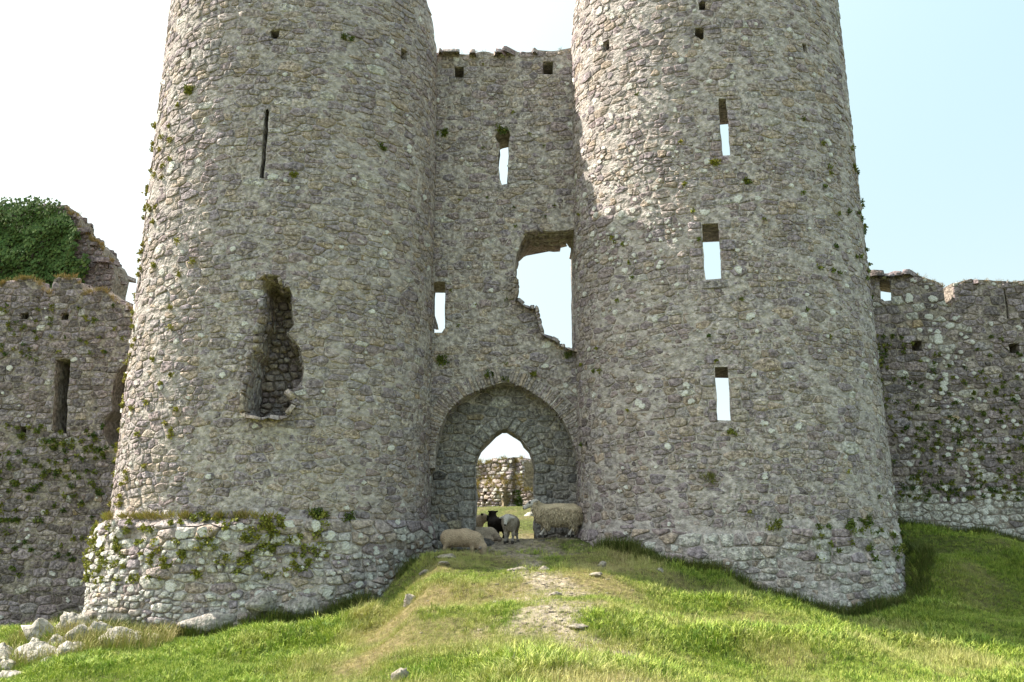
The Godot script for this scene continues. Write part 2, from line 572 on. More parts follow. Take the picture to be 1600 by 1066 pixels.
func lichen_spot(b: Buf, f: Callable, c: Vector2, d: float, r: float):
	var n := 9
	var k0 := b.v.size()
	var t := rng.randf_range(0.8, 1.0)
	var col := lin(0.92 * t, 0.92 * t, 0.88 * t)
	var turn := rng.randf() * TAU
	var rs := PackedFloat32Array()
	for k in n: rs.append(r * rng.randf_range(0.6, 1.15))
	for ri in 2:
		for k in n:
			var a := turn + TAU * k / n
			var v := Vector2(cos(a), sin(a) * 0.85) * rs[k] * (1.0 if ri == 0 else 0.75)
			b.v.append(f.call(c.x + v.x, c.y + v.y, d + (-0.02 if ri == 0 else 0.008)))
			b.c.append(col)
	b.v.append(f.call(c.x, c.y, d + 0.012)); b.c.append(col)
	var nn: Vector3 = (f.call(c.x, c.y, 1.0) - f.call(c.x, c.y, 0.0)).normalized()
	for k in 2 * n + 1: b.n.append(nn)
	for k in n:
		var a := k0 + k
		var e := k0 + (k + 1) % n
		for q in [a, e + n, e, a, a + n, e + n, a + n, k0 + 2 * n, e + n]: b.i.append(q)

func tone(s: float, h: float, kinds: Array) -> Color:   # kinds: [weight, colour], swayed by broad patches so that like stones gather
	var u := clampf(rng.randf() * 0.72 + (nz.get_noise_2d(s * 1.3, h * 1.3) * 0.5 + 0.5) * 0.28, 0, 0.999)
	var tot := 0.0
	for k in kinds: tot += k[0]
	var acc := 0.0
	for k in kinds:
		acc += k[0] / tot
		if u < acc:
			var t := rng.randf_range(0.86, 1.13)
			var w := rng.randf_range(-0.04, 0.04)
			return Color(k[1].r * t * (1 + w), k[1].g * t, k[1].b * t * (1 - w))
	return kinds[-1][1]

var RUBBLE := [[0.08, Color(0.315, 0.268, 0.268)], [0.25, Color(0.48, 0.408, 0.432)], [0.33, Color(0.56, 0.493, 0.482)], [0.17, Color(0.595, 0.505, 0.44)], [0.10, Color(0.71, 0.65, 0.62)], [0.07, Color(0.61, 0.475, 0.335)]]
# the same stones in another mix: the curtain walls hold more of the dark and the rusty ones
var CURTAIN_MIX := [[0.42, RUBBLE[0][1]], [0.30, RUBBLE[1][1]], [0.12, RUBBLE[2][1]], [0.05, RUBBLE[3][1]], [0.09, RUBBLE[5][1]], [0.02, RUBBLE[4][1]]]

# lays the stones of one face: the largest in view as parts, the rest as one mass
# white(s, h) is the chance of a lichen spot, crust(s, h) the chance of a stone all white with it
func face(t: Node3D, f: Callable, polys: Array, joint: float, p0: float, p1: float, kinds: Array, white: Callable, crust: Callable, most := 300, called := "stone"):
	var order := []
	for k in polys.size():
		var c := Vector2.ZERO
		for p in polys[k]: c += p
		c /= polys[k].size()
		var at: Vector3 = f.call(c.x, c.y, 0.0)
		var nn: Vector3 = (f.call(c.x, c.y, 0.5) - at).normalized()
		var eye := Vector3(0, 0.1, 19) - at
		var show := area(polys[k]) * maxf(0.0, nn.dot(eye.normalized())) / eye.length_squared()
		if at.y < ground_y(at.x + nn.x * 0.15, at.z + nn.z * 0.15) - 0.12: continue
		var px := eye.normalized()
		if at.y > 10.9: show *= 0.1
		order.append([show, k, c])
	order.sort_custom(func(a, b): return a[0] > b[0])
	var rest := Buf.new()
	var lich := Buf.new()
	for r in order.size():
		var poly: PackedVector2Array = polys[order[r][1]]
		var c: Vector2 = order[r][2]
		var col := tone(c.x, c.y, kinds)
		var cr: float = crust.call(c.x, c.y)
		if rng.randf() < cr: col = col.lerp(lin(0.78, 0.765, 0.71), rng.randf_range(0.6, 1.0))
		var proud := rng.randf_range(p0, p1)
		if r < most:
			var b := Buf.new()
			stone(b, f, poly, joint, proud, col)
			build(b, called, M.stone, t)
		else:
			stone(rest, f, poly, joint, proud, col, 9)
		if rng.randf() < white.call(c.x, c.y):
			var sz := sqrt(area(poly))
			for m in rng.randi_range(1, 2):
				lichen_spot(lich, f, c + Vector2(rng.randf_range(-0.2, 0.2), rng.randf_range(-0.2, 0.2)) * sz, proud + 0.02, minf(sz * rng.randf_range(0.16, 0.42), 0.11))
	if rest.v.size() > 0: stuff(build(rest, "rubble", M.stone, t))
	if lich.v.size() > 0: stuff(build(lich, "lichen", M.lichen, t))

# stones lining the reveal of a broken opening
func reveal(t: Node3D, f: Callable, hole: Dictionary, thick: float, kinds: Array, called := "reveal_rubble"):
	var pl: PackedVector2Array = hole.poly
	var pts := []
	for p in pl: pts.append([p.x, p.y])
	pts.append(pts[0])
	var l := length_of(pts)
	var sg := -1.0 if Geometry2D.is_polygon_clockwise(pl) else 1.0
	var g := func(u: float, q: float, d: float) -> Vector3:
		var a := arch_point(pts, fposmod(u, l))
		var w: Vector2 = a[0] + a[1] * sg * d
		return f.call(w.x, w.y, -q)
	var b := Buf.new()
	for p in cells(0.0, l, 0.12, thick, 0.1, 0.22, 0.1, 0.3, []):
		stone(b, g, p, 0.018, rng.randf_range(-0.02, 0.05), tone(p[0].x, p[0].y * 5, kinds), 9, false, 0.0, 0.06)
	stuff(build(b, called, M.stone, t))

func top_at(hole: Dictionary, s: float) -> float:
	var pl: PackedVector2Array = hole.poly
	for k in pl.size() - 3:
		if (pl[k].x <= s and pl[k + 1].x >= s): return lerpf(pl[k].y, pl[k + 1].y, (s - pl[k].x) / maxf(pl[k + 1].x - pl[k].x, 1e-4))
	return pl[0].y

# loose stones lying along a broken wall top
func crown(t: Node3D, f: Callable, hole: Dictionary, s0: float, s1: float, thick: float, kinds: Array):
	var b := Buf.new()
	for p in cells(s0, s1, 0.02, thick, 0.12, 0.24, 0.1, 0.3, []):
		var c := Vector2.ZERO
		for q in p: c += q
		c /= p.size()
		if c.y < 0.0: continue
		var y := minf(top_at(hole, c.x - 0.08), top_at(hole, c.x + 0.08)) - 0.02
		var g := func(s: float, q: float, d: float) -> Vector3: return f.call(s, y + d, -q)
		stone(b, g, p, 0.02, rng.randf_range(0.02, 0.10), tone(p[0].x, p[0].y * 9, kinds), 9, false, 0.0, 0.06)
	stuff(build(b, "coping_rubble", M.stone, t))

func crown_tufts(list: Array, hole: Dictionary, s0: float, s1: float, n: int, col: Color, l := 0.06):
	for k in n:
		var s := rng.randf_range(s0, s1)
		list.append([s, top_at(hole, s) - 0.02, rng.randf_range(0.04, 0.10), rng.randi_range(14, 40), l * rng.randf_range(0.5, 1.1), col.lerp(Color(0.34, 0.24, 0.12), rng.randf() * 0.7).lerp(FERN, 0.3 if rng.randf() < 0.2 else 0.0), true])

# ---------------------------------------------------------------- plants
func leaf(b: Buf, p: Vector3, dir: Vector3, side: Vector3, l: float, w: float, col: Color):
	var t := rng.randf_range(0.7, 1.3)
	var c := Color(col.r * t * rng.randf_range(0.9, 1.1), col.g * t, col.b * t)
	var m := p + dir * l * 0.5
	var up := dir.cross(side) * w * 0.35
	b.tri(p, m + side * w + up, p + dir * l, c)
	b.tri(p, p + dir * l, m - side * w + up, c)

func rnd_dir() -> Vector3:
	var v := Vector3(rng.randfn(), rng.randfn(), rng.randfn())
	return v.normalized() if v.length() > 0.01 else Vector3.UP

func clump(b: Buf, at: Vector3, out: Vector3, r: float, n: int, l: float, col: Color, grassy := false):
	for k in n:
		var d := (rnd_dir() + out * 0.7).normalized()
		if grassy: d = (rnd_dir() * 0.6 + out * 0.4 + Vector3.UP * 0.9).normalized()
		var p := at + rnd_dir() * r * pow(rng.randf(), 0.5) * Vector3(1, 0.75, 1)
		if (p - at).dot(out) < 0: p -= out * (p - at).dot(out) * 1.2
		var side := d.cross(rnd_dir()).normalized()
		if grassy: leaf(b, p, (d + Vector3(0, -0.1, 0)).normalized(), side, l * rng.randf_range(1.2, 2.4), l * 0.08, col)
		else: leaf(b, p, d, side, l * rng.randf_range(0.7, 1.3), l * 0.36, col)

func normal_at(f: Callable, s: float, h: float) -> Vector3:
	return (f.call(s, h, 0.5) - f.call(s, h, 0.0)).normalized()

const MOSS := Color(0.30, 0.29, 0.06)
const FERN := Color(0.075, 0.12, 0.03)
const STRAW := Color(0.36, 0.28, 0.13)

func moss_on(t: Node3D, f: Callable, list: Array, called := "moss", holes := []):   # list: [s, h, radius, leaves, leaf length, colour, grassy]
	var b := Buf.new()
	for e in list:
		var s: float = e[0]
		var h: float = e[1]
		var open := false
		for o in holes:
			if Geometry2D.is_point_in_polygon(Vector2(s, h - 0.1), o.poly): open = true
		if open: continue
		clump(b, f.call(s, h, 0.02), normal_at(f, s, h), e[2], e[3], e[4], e[5], e[6])
	stuff(build(b, called, M.leaf, t))

func wall_plant(label: String, f: Callable, s: float, h: float, r: float, col: Color, grassy := false):
	var b := Buf.new()
	var n := normal_at(f, s, h)
	for k in 7:
		var u := Vector2(rng.randf_range(-1.0, 1.0), -minf(absf(rng.randfn()), 1.4) * 0.7 + 0.3) * r
		var q := rng.randf_range(0.4, 0.7) * r
		clump(b, f.call(s + u.x, h + u.y, 0.01), n, q, int(12 + q * 260), (0.04 + r * 0.12) * rng.randf_range(0.6, 1.1), col.lerp(MOSS, rng.randf() * 0.55), grassy or k == 0)
	tag(build(b, "wall_plant", M.leaf), label, "plant", "plants rooted in the walls")

# ---------------------------------------------------------------- the castle
func never(_s, _h): return 0.0

func left_tower():
	print("left tower")
	var T := tower_map(-4.97, 3.22, 2.5, 0.42, 0.17, 0.10)
	var f: Callable = T.f
	var X: Callable = T.of_x
	var L: float = T.quarter
	var t := thing("round_tower", "tall round rubble tower left of the gate, with a long broken opening", "tower", Vector3(-5.05, -1.8, 0))
	var br := []
	for p in [[-4.80, 4.90], [-4.52, 4.92], [-4.50, 4.76], [-4.24, 4.78], [-4.27, 4.4], [-4.22, 4.05], [-4.30, 3.9], [-4.05, 3.62], [-3.93, 3.25], [-3.98, 2.86], [-4.24, 2.74], [-4.08, 2.56], [-4.22, 2.26], [-4.96, 2.26], [-4.98, 2.86], [-4.90, 3.1], [-4.93, 3.4], [-4.80, 3.5], [-4.86, 3.9], [-4.76, 4.1], [-4.80, 4.5]]:
		br.append([X.call(p[0]), p[1]])
	var holes := [ragged(br, 0.03, 0.13)]
	holes.append(rect(X.call(-5.06), 7.0, X.call(-4.97), 8.57))
	for h in [[-7.0, 9.93, 0.10, 0.22], [-5.09, 10.07, 0.19, 0.2], [-2.43, 10.15, 0.19, 0.24], [-1.82, 1.85, 0.1, 0.2]]:
		holes.append(rect(X.call(h[0]), h[1], X.call(h[0]) + h[2], h[1] + h[3]))
	holes.append(above([[-L - 2.4, 14.6], [-L, 14.9], [-2, 15.0], [0.5, 14.9], [1.9, 14.3], [2.7, 13.0], [L - 0.65, 11.7], [L - 0.42, 11.25], [L - 0.2, 11.1], [L - 0.05, 10.9], [L + 2.4, 10.9]], 16.5))
	build(core(f, -L - 2.4, L + 0.7, -2.4, 15.4, 0.2, holes, 1.4, lin(0.655, 0.60, 0.57), lin(0.58, 0.53, 0.49), [0.34, 0.40, 0.46]), "wall_core", M.mortar, t)
	var polys := cells(-L - 0.3, L + 0.6, 0.38, 15.1, 0.085, 0.235, 0.12, 0.44, holes + [rect(-20, -5, 20, 0.41)])
	print(" stones ", polys.size())
	var white := func(s: float, h: float) -> float: return 0.035 + (0.34 if h < 0.35 else 0.0) + (0.05 if s < -2.2 else 0.0)
	var crust := func(s: float, h: float) -> float: return (0.5 if s < 0.5 else 0.36) if h < 0.25 else 0.012
	face(t, f, polys, 0.010, 0.003, 0.027, RUBBLE, white, crust)
	face(t, f, cells(-L - 0.3, L + 0.6, -2.0, 0.40, 0.09, 0.27, 0.12, 0.5, holes + [rect(-20, 0.41, 20, 4)]), 0.018, 0.008, 0.075, RUBBLE, white, crust, 300, "plinth_stone")
	# the rubble heart of the wall inside the broken opening
	var g := func(s: float, h: float, d: float) -> Vector3: return f.call(s, h, d - 0.95)
	var inner := Buf.new()
	var s0: float = X.call(-5.3)
	var s1: float = X.call(-3.8)
	for k in 6:
		var a := lerpf(s0, s1, k / 6.0)
		var e := lerpf(s0, s1, (k + 1) / 6.0)
		inner.quad(g.call(a, 5.2, 0), g.call(e, 5.2, 0), g.call(e, 2.0, 0), g.call(a, 2.0, 0), lin(0.5, 0.45, 0.39))
	build(inner, "rubble_heart", M.mortar, t)
	var b := Buf.new()
	for p in cells(s0, s1, 2.1, 5.1, 0.1, 0.2, 0.1, 0.25, []): stone(b, g, p, 0.02, rng.randf_range(0.01, 0.16), tone(p[0].x, p[0].y, RUBBLE), 9)
	stuff(build(b, "heart_rubble", M.stone, t))
	reveal(t, f, holes[0], 1.0, RUBBLE)
	# back wall of the tower
	var bw := Buf.new()
	var z := -2.4
	var c := lin(0.58, 0.53, 0.49)
	for q in [[z, -1], [z - 1.0, 1]]:
		bw.quad(Vector3(-8.3, -2, q[0]), Vector3(-2.5, -2, q[0]), Vector3(-2.5, 10.9, q[0]), Vector3(-8.3, 12.4, q[0]), c)
	bw.quad(Vector3(-8.3, 12.4, z), Vector3(-2.5, 10.9, z), Vector3(-2.5, 10.9, z - 1), Vector3(-8.3, 12.4, z - 1), c)
	build(bw, "back_wall", M.mortar, t)
	var list := []
	for k in 120:   # yellow moss on the sunny side
		list.append([-L + pow(rng.randf(), 1.5) * 3.4 - 0.2, rng.randf_range(0.6, 9.2), rng.randf_range(0.04, 0.09), 30, 0.055, MOSS.lerp(STRAW, rng.randf() * 0.35), false])
	for k in 150:  # the overgrown plinth
		var s := rng.randf_range(-L, 1.6)
		list.append([s, rng.randf_range(-0.75, 0.35) + (0.15 if s > -1 else 0.0), rng.randf_range(0.05, 0.12), 40, 0.06, MOSS.lerp(FERN, rng.randf() * 0.5), false])
	for k in 60:
		var s := rng.randf_range(-L, 0.8)
		list.append([s, 0.42, rng.randf_range(0.05, 0.1), 24, 0.08, STRAW.lerp(MOSS, rng.randf()), true])
	moss_on(t, f, list, "moss", holes)
	wall_plant("bright green tuft high on the left edge of the left tower", f, X.call(-6.85), 9.15, 0.13, FERN.lerp(MOSS, 0.4), false)
	wall_plant("dark fern growing on the left tower's ledge, nearer the gate", f, X.call(-3.6), 0.52, 0.15, FERN)
	wall_plant("low dark fern on the left tower's ledge, beside the seam", f, X.call(-3.05), 0.46, 0.12, FERN)
	wall_plant("small green tuft right of the left tower's thin slit", f, X.call(-4.4), 7.1, 0.07, MOSS.lerp(FERN, 0.3))
	wall_plant("small dark tuft below the left tower's upper right square hole", f, X.call(-3.5), 10.25, 0.09, FERN)
	wall_plant("green tuft on the inner curve of the left tower, upper half", f, X.call(-2.75), 8.0, 0.08, FERN)
	wall_plant("bright tuft on the left tower's ledge, left of the ferns", f, X.call(-5.6), 0.52, 0.11, MOSS.lerp(FERN, 0.5))

func right_tower():
	print("right tower")
	var T := tower_map(4.62, 3.22, 2.5, 0.25, 0.04, 0.10)
	var f: Callable = T.f
	var X: Callable = T.of_x
	var L: float = T.quarter
	var t := thing("round_tower", "tall round rubble tower right of the gate, with three windows one above another", "tower", Vector3(4.72, -1.4, 0))
	var holes := []
	holes.append(ragged([[X.call(4.27), 7.5], [X.call(4.40), 7.5], [X.call(4.41), 8.72], [X.call(4.28), 8.72]], 0.012, 0.2))
	holes.append(ragged([[X.call(3.78), 4.99], [X.call(4.08), 4.95], [X.call(4.08), 6.06], [X.call(3.80), 6.06]], 0.015, 0.2))
	holes.append(ragged([[X.call(3.86), 2.2], [X.call(4.06), 2.2], [X.call(4.08), 3.2], [X.call(3.86), 3.2]], 0.015, 0.2))
	for h in holes:
		h.rect = true; h.splay = 0.45
	for h in holes:   # keep straight sides: grid lines run along their outer corners
		var r := Rect2(h.poly[0], Vector2.ZERO)
		for p in h.poly: r = r.expand(p)
		h.poly = PackedVector2Array([r.position, Vector2(r.end.x, r.position.y), r.end, Vector2(r.position.x, r.end.y)])
	var frames := []
	for w in holes.duplicate():
		var r := Rect2(w.poly[0], Vector2.ZERO)
		for p in w.poly: r = r.expand(p)
		for sd in [-1, 1]:
			var y := r.position.y - 0.03
			while y < r.end.y + 0.02:
				var hh := minf(rng.randf_range(0.12, 0.26), r.end.y + 0.06 - y)
				var ww := rng.randf_range(0.14, 0.34)
				var xa: float = r.position.x - ww if sd < 0 else r.end.x
				if hh > 0.05: frames.append(rect(xa, y, xa + ww, y + hh))
				y += hh
		frames.append(rect(r.position.x - 0.16, r.end.y + 0.06, r.end.x + 0.2, r.end.y + rng.randf_range(0.18, 0.26)))
		frames.append(rect(r.position.x - 0.12, r.position.y - 0.2, r.end.x + 0.14, r.position.y - 0.03))
	for q in frames:
		var b := Buf.new()
		stone(b, f, q.poly, 0.010, rng.randf_range(0.008, 0.028), tone(q.poly[0].x, q.poly[0].y, RUBBLE))
		build(b, "window_stone", M.stone, t)
	for h in [[2.0, 10.33, 0.2, 0.25], [3.88, 10.06, 0.18, 0.28], [6.22, 9.93, 0.12, 0.22], [3.98, 10.75, 0.14, 0.2], [1.5, 1.82, 0.14, 0.2]]:
		holes.append(rect(X.call(h[0]), h[1], X.call(h[0]) + h[2], h[1] + h[3]))
	holes.append(above([[-L - 1.4, 11.0], [-L, 11.4], [-L + 0.6, 12.2], [-2, 13.4], [1, 13.9], [3, 13.6], [L + 1.4, 13.4]], 15.5))
	build(core(f, -L - 1.4, L + 1.4, -2.0, 14.4, 0.2, holes, 1.15, lin(0.69, 0.635, 0.605), lin(0.58, 0.53, 0.49)), "wall_core", M.mortar, t)
	var polys := cells(-L - 0.6, L + 0.3, 0.22, 14.0, 0.085, 0.235, 0.12, 0.44, holes + frames + [rect(-20, -5, 20, 0.24)])
	print(" stones ", polys.size())
	var white := func(s: float, h: float) -> float:
		return 0.045 + 0.38 * exp(-pow((s + 2.6) / 1.1, 2.0) - pow((h - 6.6) / 1.6, 2.0)) + 0.12 * exp(-pow((s + 1.0) / 1.4, 2.0) - pow((h - 7.2) / 2.5, 2.0)) + (0.1 if h < 0.2 else 0.0)
	var crust := func(s: float, h: float) -> float: return (0.5 if h < 0.15 and s > -1.6 else 0.015) + 0.14 * exp(-pow((s + 2.9) / 0.8, 2.0) - pow((h - 6.6) / 1.4, 2.0))
	face(t, f, polys, 0.011, 0.002, 0.023, RUBBLE, white, crust)
	face(t, f, cells(-L - 0.6, L + 0.3, -1.6, 0.24, 0.09, 0.27, 0.12, 0.5, holes + [rect(-20, 0.24, 20, 4)]), 0.015, 0.004, 0.045, RUBBLE, white, crust, 300, "plinth_stone")
	var st := Buf.new()   # stub of the fallen back wall, broken at the top
	var prof := [3.3, 3.55, 3.2, 3.35, 3.0, 2.7, 2.9, 2.6, 2.8, 2.5]
	for k in 9:
		var x0 := 2.4 + k * 0.65
		var x1 := x0 + 0.65
		for z in [-3.4, -4.2]: st.quad(Vector3(x0, -1.0, z), Vector3(x1, -1.0, z), Vector3(x1, prof[k + 1], z), Vector3(x0, prof[k], z), lin(0.58, 0.53, 0.49))
		st.quad(Vector3(x0, prof[k], -3.4), Vector3(x1, prof[k + 1], -3.4), Vector3(x1, prof[k + 1], -4.2), Vector3(x0, prof[k], -4.2), lin(0.58, 0.53, 0.49))
	build(st, "back_wall", M.mortar, t)
	var list := []
	for k in 34:
		list.append([rng.randf_range(-L, L), rng.randf_range(0.4, 9.3), rng.randf_range(0.03, 0.06), 20, 0.05, MOSS.lerp(FERN, rng.randf()), false])
	for k in 26:
		list.append([rng.randf_range(1.3, L), rng.randf_range(5.0, 8.4), rng.randf_range(0.04, 0.08), 26, 0.05, FERN.lerp(MOSS, rng.randf() * 0.6), false])
	for k in 40:
		list.append([rng.randf_range(0.6, L), rng.randf_range(-0.3, 0.3), rng.randf_range(0.04, 0.09), 28, 0.05, FERN.lerp(MOSS, rng.randf() * 0.6), rng.randf() < 0.4])
	moss_on(t, f, list, "moss", holes)
	wall_plant("brown and green hanging growth in the middle of the right tower's lower wall", f, X.call(3.65), 1.15, 0.15, FERN.lerp(STRAW, 0.3), true)
	wall_plant("green tuft on the right tower's base near its right edge", f, X.call(6.2), 0.35, 0.13, FERN)
	wall_plant("green tuft at the right rim of the right tower's base", f, X.call(6.6), 0.42, 0.11, FERN)
	wall_plant("wide low tuft on the right tower's base below the windows", f, X.call(4.7), 0.32, 0.14, FERN.lerp(MOSS, 0.3))
	wall_plant("tuft under the top slit window of the right tower", f, X.call(4.1), 7.35, 0.09, MOSS)
	wall_plant("small tuft under the lowest window of the right tower", f, X.call(4.1), 2.0, 0.08, MOSS.lerp(FERN, 0.5))
	wall_plant("green tuft right of the top slit window of the right tower", f, X.call(4.75), 6.95, 0.08, FERN)

func arch_point(pts: Array, u: float) -> Array:   # point and outward direction along a polyline, u in metres
	var acc := 0.0
	for k in pts.size() - 1:
		var a := Vector2(pts[k][0], pts[k][1])
		var b := Vector2(pts[k + 1][0], pts[k + 1][1])
		var l := a.distance_to(b)
		if u <= acc + l or k == pts.size() - 2:
			var d := (b - a).normalized()
			return [a.lerp(b, clampf((u - acc) / l, 0, 1)), Vector2(-d.y, d.x)]
		acc += l
	return []

func smooth_curve(pts: Array, n := 6) -> Array:
	var out := []
	for k in pts.size() - 1:
		var p0 := Vector2(pts[maxi(k - 1, 0)][0], pts[maxi(k - 1, 0)][1])
		var p1 := Vector2(pts[k][0], pts[k][1])
		var p2 := Vector2(pts[k + 1][0], pts[k + 1][1])
		var p3 := Vector2(pts[mini(k + 2, pts.size() - 1)][0], pts[mini(k + 2, pts.size() - 1)][1])
		for j in n:
			var v := p1.cubic_interpolate(p2, p0, p3, float(j) / n)
			out.append([v.x, v.y])
	out.append(pts[-1])
	return out

func length_of(pts: Array) -> float:
	var l := 0.0
	for k in pts.size() - 1: l += Vector2(pts[k][0], pts[k][1]).distance_to(Vector2(pts[k + 1][0], pts[k + 1][1]))
	return l

func ring(pts: Array, inner: float, outer: float) -> Dictionary:
	var p := PackedVector2Array()
	for e in pts.size(): p.append(Vector2(pts[e][0], pts[e][1]))
	var l := length_of(pts)
	for k in 25:
		var a := arch_point(pts, l * (1.0 - k / 24.0))
		p.append(a[0] + a[1] * outer)
	if Geometry2D.is_polygon_clockwise(p): p.reverse()
	return {poly = p, rect = false}

func gate_wall():
	print("gate wall")
	var f := flat_map(0.0)
	var t := thing("gate_wall", "tall flat wall between the two round towers, with the pointed gateway at its foot", "wall", Vector3(-0.15, -0.4, 0))
	var arch := smooth_curve([[-1.62, 1.75], [-1.56, 2.25], [-1.36, 2.70], [-1.0, 3.02], [-0.55, 3.23], [-0.12, 3.36]])
	arch.pop_back()
	arch += smooth_curve([[-0.12, 3.36], [0.36, 3.15], [0.85, 2.80], [1.15, 2.40], [1.33, 1.95], [1.38, 1.6]])
	var ap := PackedVector2Array([Vector2(-1.64, -1.0)])
	for p in arch: ap.append(Vector2(p[0], p[1]))
	ap.append(Vector2(1.4, -1.0)); ap.reverse()
	var arch_hole := {poly = ap, rect = false}
	var holes := [arch_hole]
	holes.append(ragged([[-0.29, 7.86], [-0.1, 7.86], [-0.09, 8.55], [-0.06, 8.98], [0.0, 9.16], [-0.12, 9.22], [-0.3, 9.18], [-0.38, 9.0], [-0.3, 8.85]], 0.02, 0.15))
	holes.append(rect(-1.72, 4.43, -1.47, 5.58))
	holes[-1].splay = 0.4
	holes.append(rect(-1.33, 10.49, -1.12, 10.78)); holes.append(rect(0.73, 10.58, 0.96, 10.9))
	holes.append(ragged([[0.3, 6.62], [0.42, 6.74], [1.5, 6.80], [1.5, 4.0], [1.28, 4.02], [1.11, 4.1], [0.95, 4.22], [0.72, 4.38], [0.63, 4.6], [0.55, 4.97], [0.33, 5.02], [0.08, 5.22], [0.1, 5.7], [0.06, 6.2], [0.16, 6.42]], 0.035, 0.12))
	holes.append(above([[-1.9, 11.05], [-1.6, 11.2], [-1.3, 11.1], [-0.6, 11.15], [0.0, 11.12], [0.6, 11.2], [1.0, 11.12], [1.6, 11.3]], 13.0, 0.045))
	build(core(f, -1.9, 1.6, 1.5, 11.4, 0.17, holes, 1.0, lin(0.655, 0.60, 0.57), lin(0.58, 0.53, 0.49)), "wall_core", M.mortar, t)
	var side := holes.duplicate()
	side.append(ring(arch, 0.0, 0.36))
	var polys := cells(-1.85, 1.55, 1.5, 11.3, 0.13, 0.25, 0.18, 0.42, side)
	print(" stones ", polys.size())
	var white := func(s: float, h: float) -> float: return 0.05
	face(t, f, polys, 0.011, 0.002, 0.026, RUBBLE, white, func(s, h): return 0.02)
	reveal(t, f, holes[5], 0.95, RUBBLE)
	# thin slabs set on edge round the outer arch
	var l := length_of(arch)
	var u := 0.0
	while u < l - 0.03:
		var w := rng.randf_range(0.04, 0.085)
		var a := arch_point(arch, u + 0.006)
		var e := arch_point(arch, minf(u + w - 0.006, l))
		var ln := rng.randf_range(0.28, 0.37)
		var lo := rng.randf_range(-0.03, 0.03)
		var q := PackedVector2Array([a[0] + a[1] * lo, a[0] + a[1] * ln, e[0] + e[1] * ln, e[0] + e[1] * lo])
		if Geometry2D.is_polygon_clockwise(q): q.reverse()
		var b := Buf.new()
		stone(b, f, q, 0.003, rng.randf_range(0.006, 0.035), tone(u, 3, RUBBLE), 8, true, 0.0, 0.25)
		build(b, "arch_slab", M.stone, t)
		u += w
	# the recessed wall with the gateway
	var z := -0.42
	var g := flat_map(z)
	var door := smooth_curve([[-0.79, 1.62], [-0.73, 1.84], [-0.58, 2.07], [-0.38, 2.25], [-0.15, 2.40]], 4)
	door.pop_back()
	door += smooth_curve([[-0.15, 2.40], [0.09, 2.25], [0.29, 2.07], [0.42, 1.84], [0.48, 1.62]], 4)
	var dp := PackedVector2Array([Vector2(-0.79, -1.0)])
	for p in door: dp.append(Vector2(p[0], p[1]))
	dp.append(Vector2(0.48, -1.0)); dp.reverse()
	var dh := [{poly = dp, rect = false}]
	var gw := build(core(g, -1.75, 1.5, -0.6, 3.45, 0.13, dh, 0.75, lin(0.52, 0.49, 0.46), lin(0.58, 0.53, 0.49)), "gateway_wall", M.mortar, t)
	var cl := dh.duplicate()
	cl.append(ring(door, 0.0, 0.30))
	cl.append(rect(-1.06, -1.0, -0.79, 1.62)); cl.append(rect(0.48, -1.0, 0.72, 1.62))
	polys = cells(-1.75, 1.5, -0.4, 3.4, 0.14, 0.27, 0.2, 0.5, cl)
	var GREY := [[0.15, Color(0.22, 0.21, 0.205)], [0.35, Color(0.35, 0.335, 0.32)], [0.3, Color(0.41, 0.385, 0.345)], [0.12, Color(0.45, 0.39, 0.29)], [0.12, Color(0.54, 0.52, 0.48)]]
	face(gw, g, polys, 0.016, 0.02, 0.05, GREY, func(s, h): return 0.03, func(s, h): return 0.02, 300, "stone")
	l = length_of(door)
	u = 0.0
	var nv := 13
	for k in nv:
		var a := arch_point(door, l * k / nv + 0.008)
		var e := arch_point(door, l * (k + 1) / nv - 0.008)
		var ln := rng.randf_range(0.27, 0.32)
		var q := PackedVector2Array([a[0], a[0] + a[1] * ln, e[0] + e[1] * ln, e[0]])
		if Geometry2D.is_polygon_clockwise(q): q.reverse()
		var b := Buf.new()
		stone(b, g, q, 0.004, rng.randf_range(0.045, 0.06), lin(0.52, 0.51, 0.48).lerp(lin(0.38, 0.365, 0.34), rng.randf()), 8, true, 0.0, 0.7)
		build(b, "voussoir", M.stone, gw)
	for sd in [[-1.06, -0.79], [0.48, 0.72]]:
		var h := -0.5
		while h < 1.6:
			var hh := minf(rng.randf_range(0.2, 0.36), 1.61 - h)
			var ww := rng.randf_range(-0.06, 0.10)
			var x0: float = sd[0] - (ww if sd[0] < 0 else 0.0)
			var x1: float = sd[1] + (ww if sd[0] > 0 else 0.0)
			var q := PackedVector2Array([Vector2(x0, h + 0.01), Vector2(x1, h + 0.01), Vector2(x1, h + hh - 0.01), Vector2(x0, h + hh - 0.01)])
			if hh > 0.08:
				var b := Buf.new()
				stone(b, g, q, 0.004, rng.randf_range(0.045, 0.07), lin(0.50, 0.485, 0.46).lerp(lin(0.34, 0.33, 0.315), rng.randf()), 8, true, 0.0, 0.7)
				build(b, "jamb_block", M.stone, gw)
			h += hh
	var list := []
	crown(t, f, holes[-1], -1.8, 1.5, 1.0, RUBBLE)
	crown_tufts(list, holes[-1], -1.7, 1.4, 9, FERN, 0.04)
	for k in 30:
		var a := arch_point(arch, rng.randf() * length_of(arch))
		list.append([a[0].x, a[0].y + 0.02, 0.04, 20, 0.04, FERN.lerp(MOSS, rng.randf() * 0.5), false])
	for k in 20: list.append([rng.randf_range(-1.7, 1.3), rng.randf_range(3.5, 11), 0.04, 16, 0.04, MOSS.lerp(FERN, rng.randf()), false])
	moss_on(t, f, list, "moss", holes)
	wall_plant("round dark green bush at the corner of gate wall and left tower", f, -1.52, 3.86, 0.14, FERN)
	wall_plant("green tuft over the left part of the outer gate arch", f, -0.5, 3.52, 0.08, FERN)
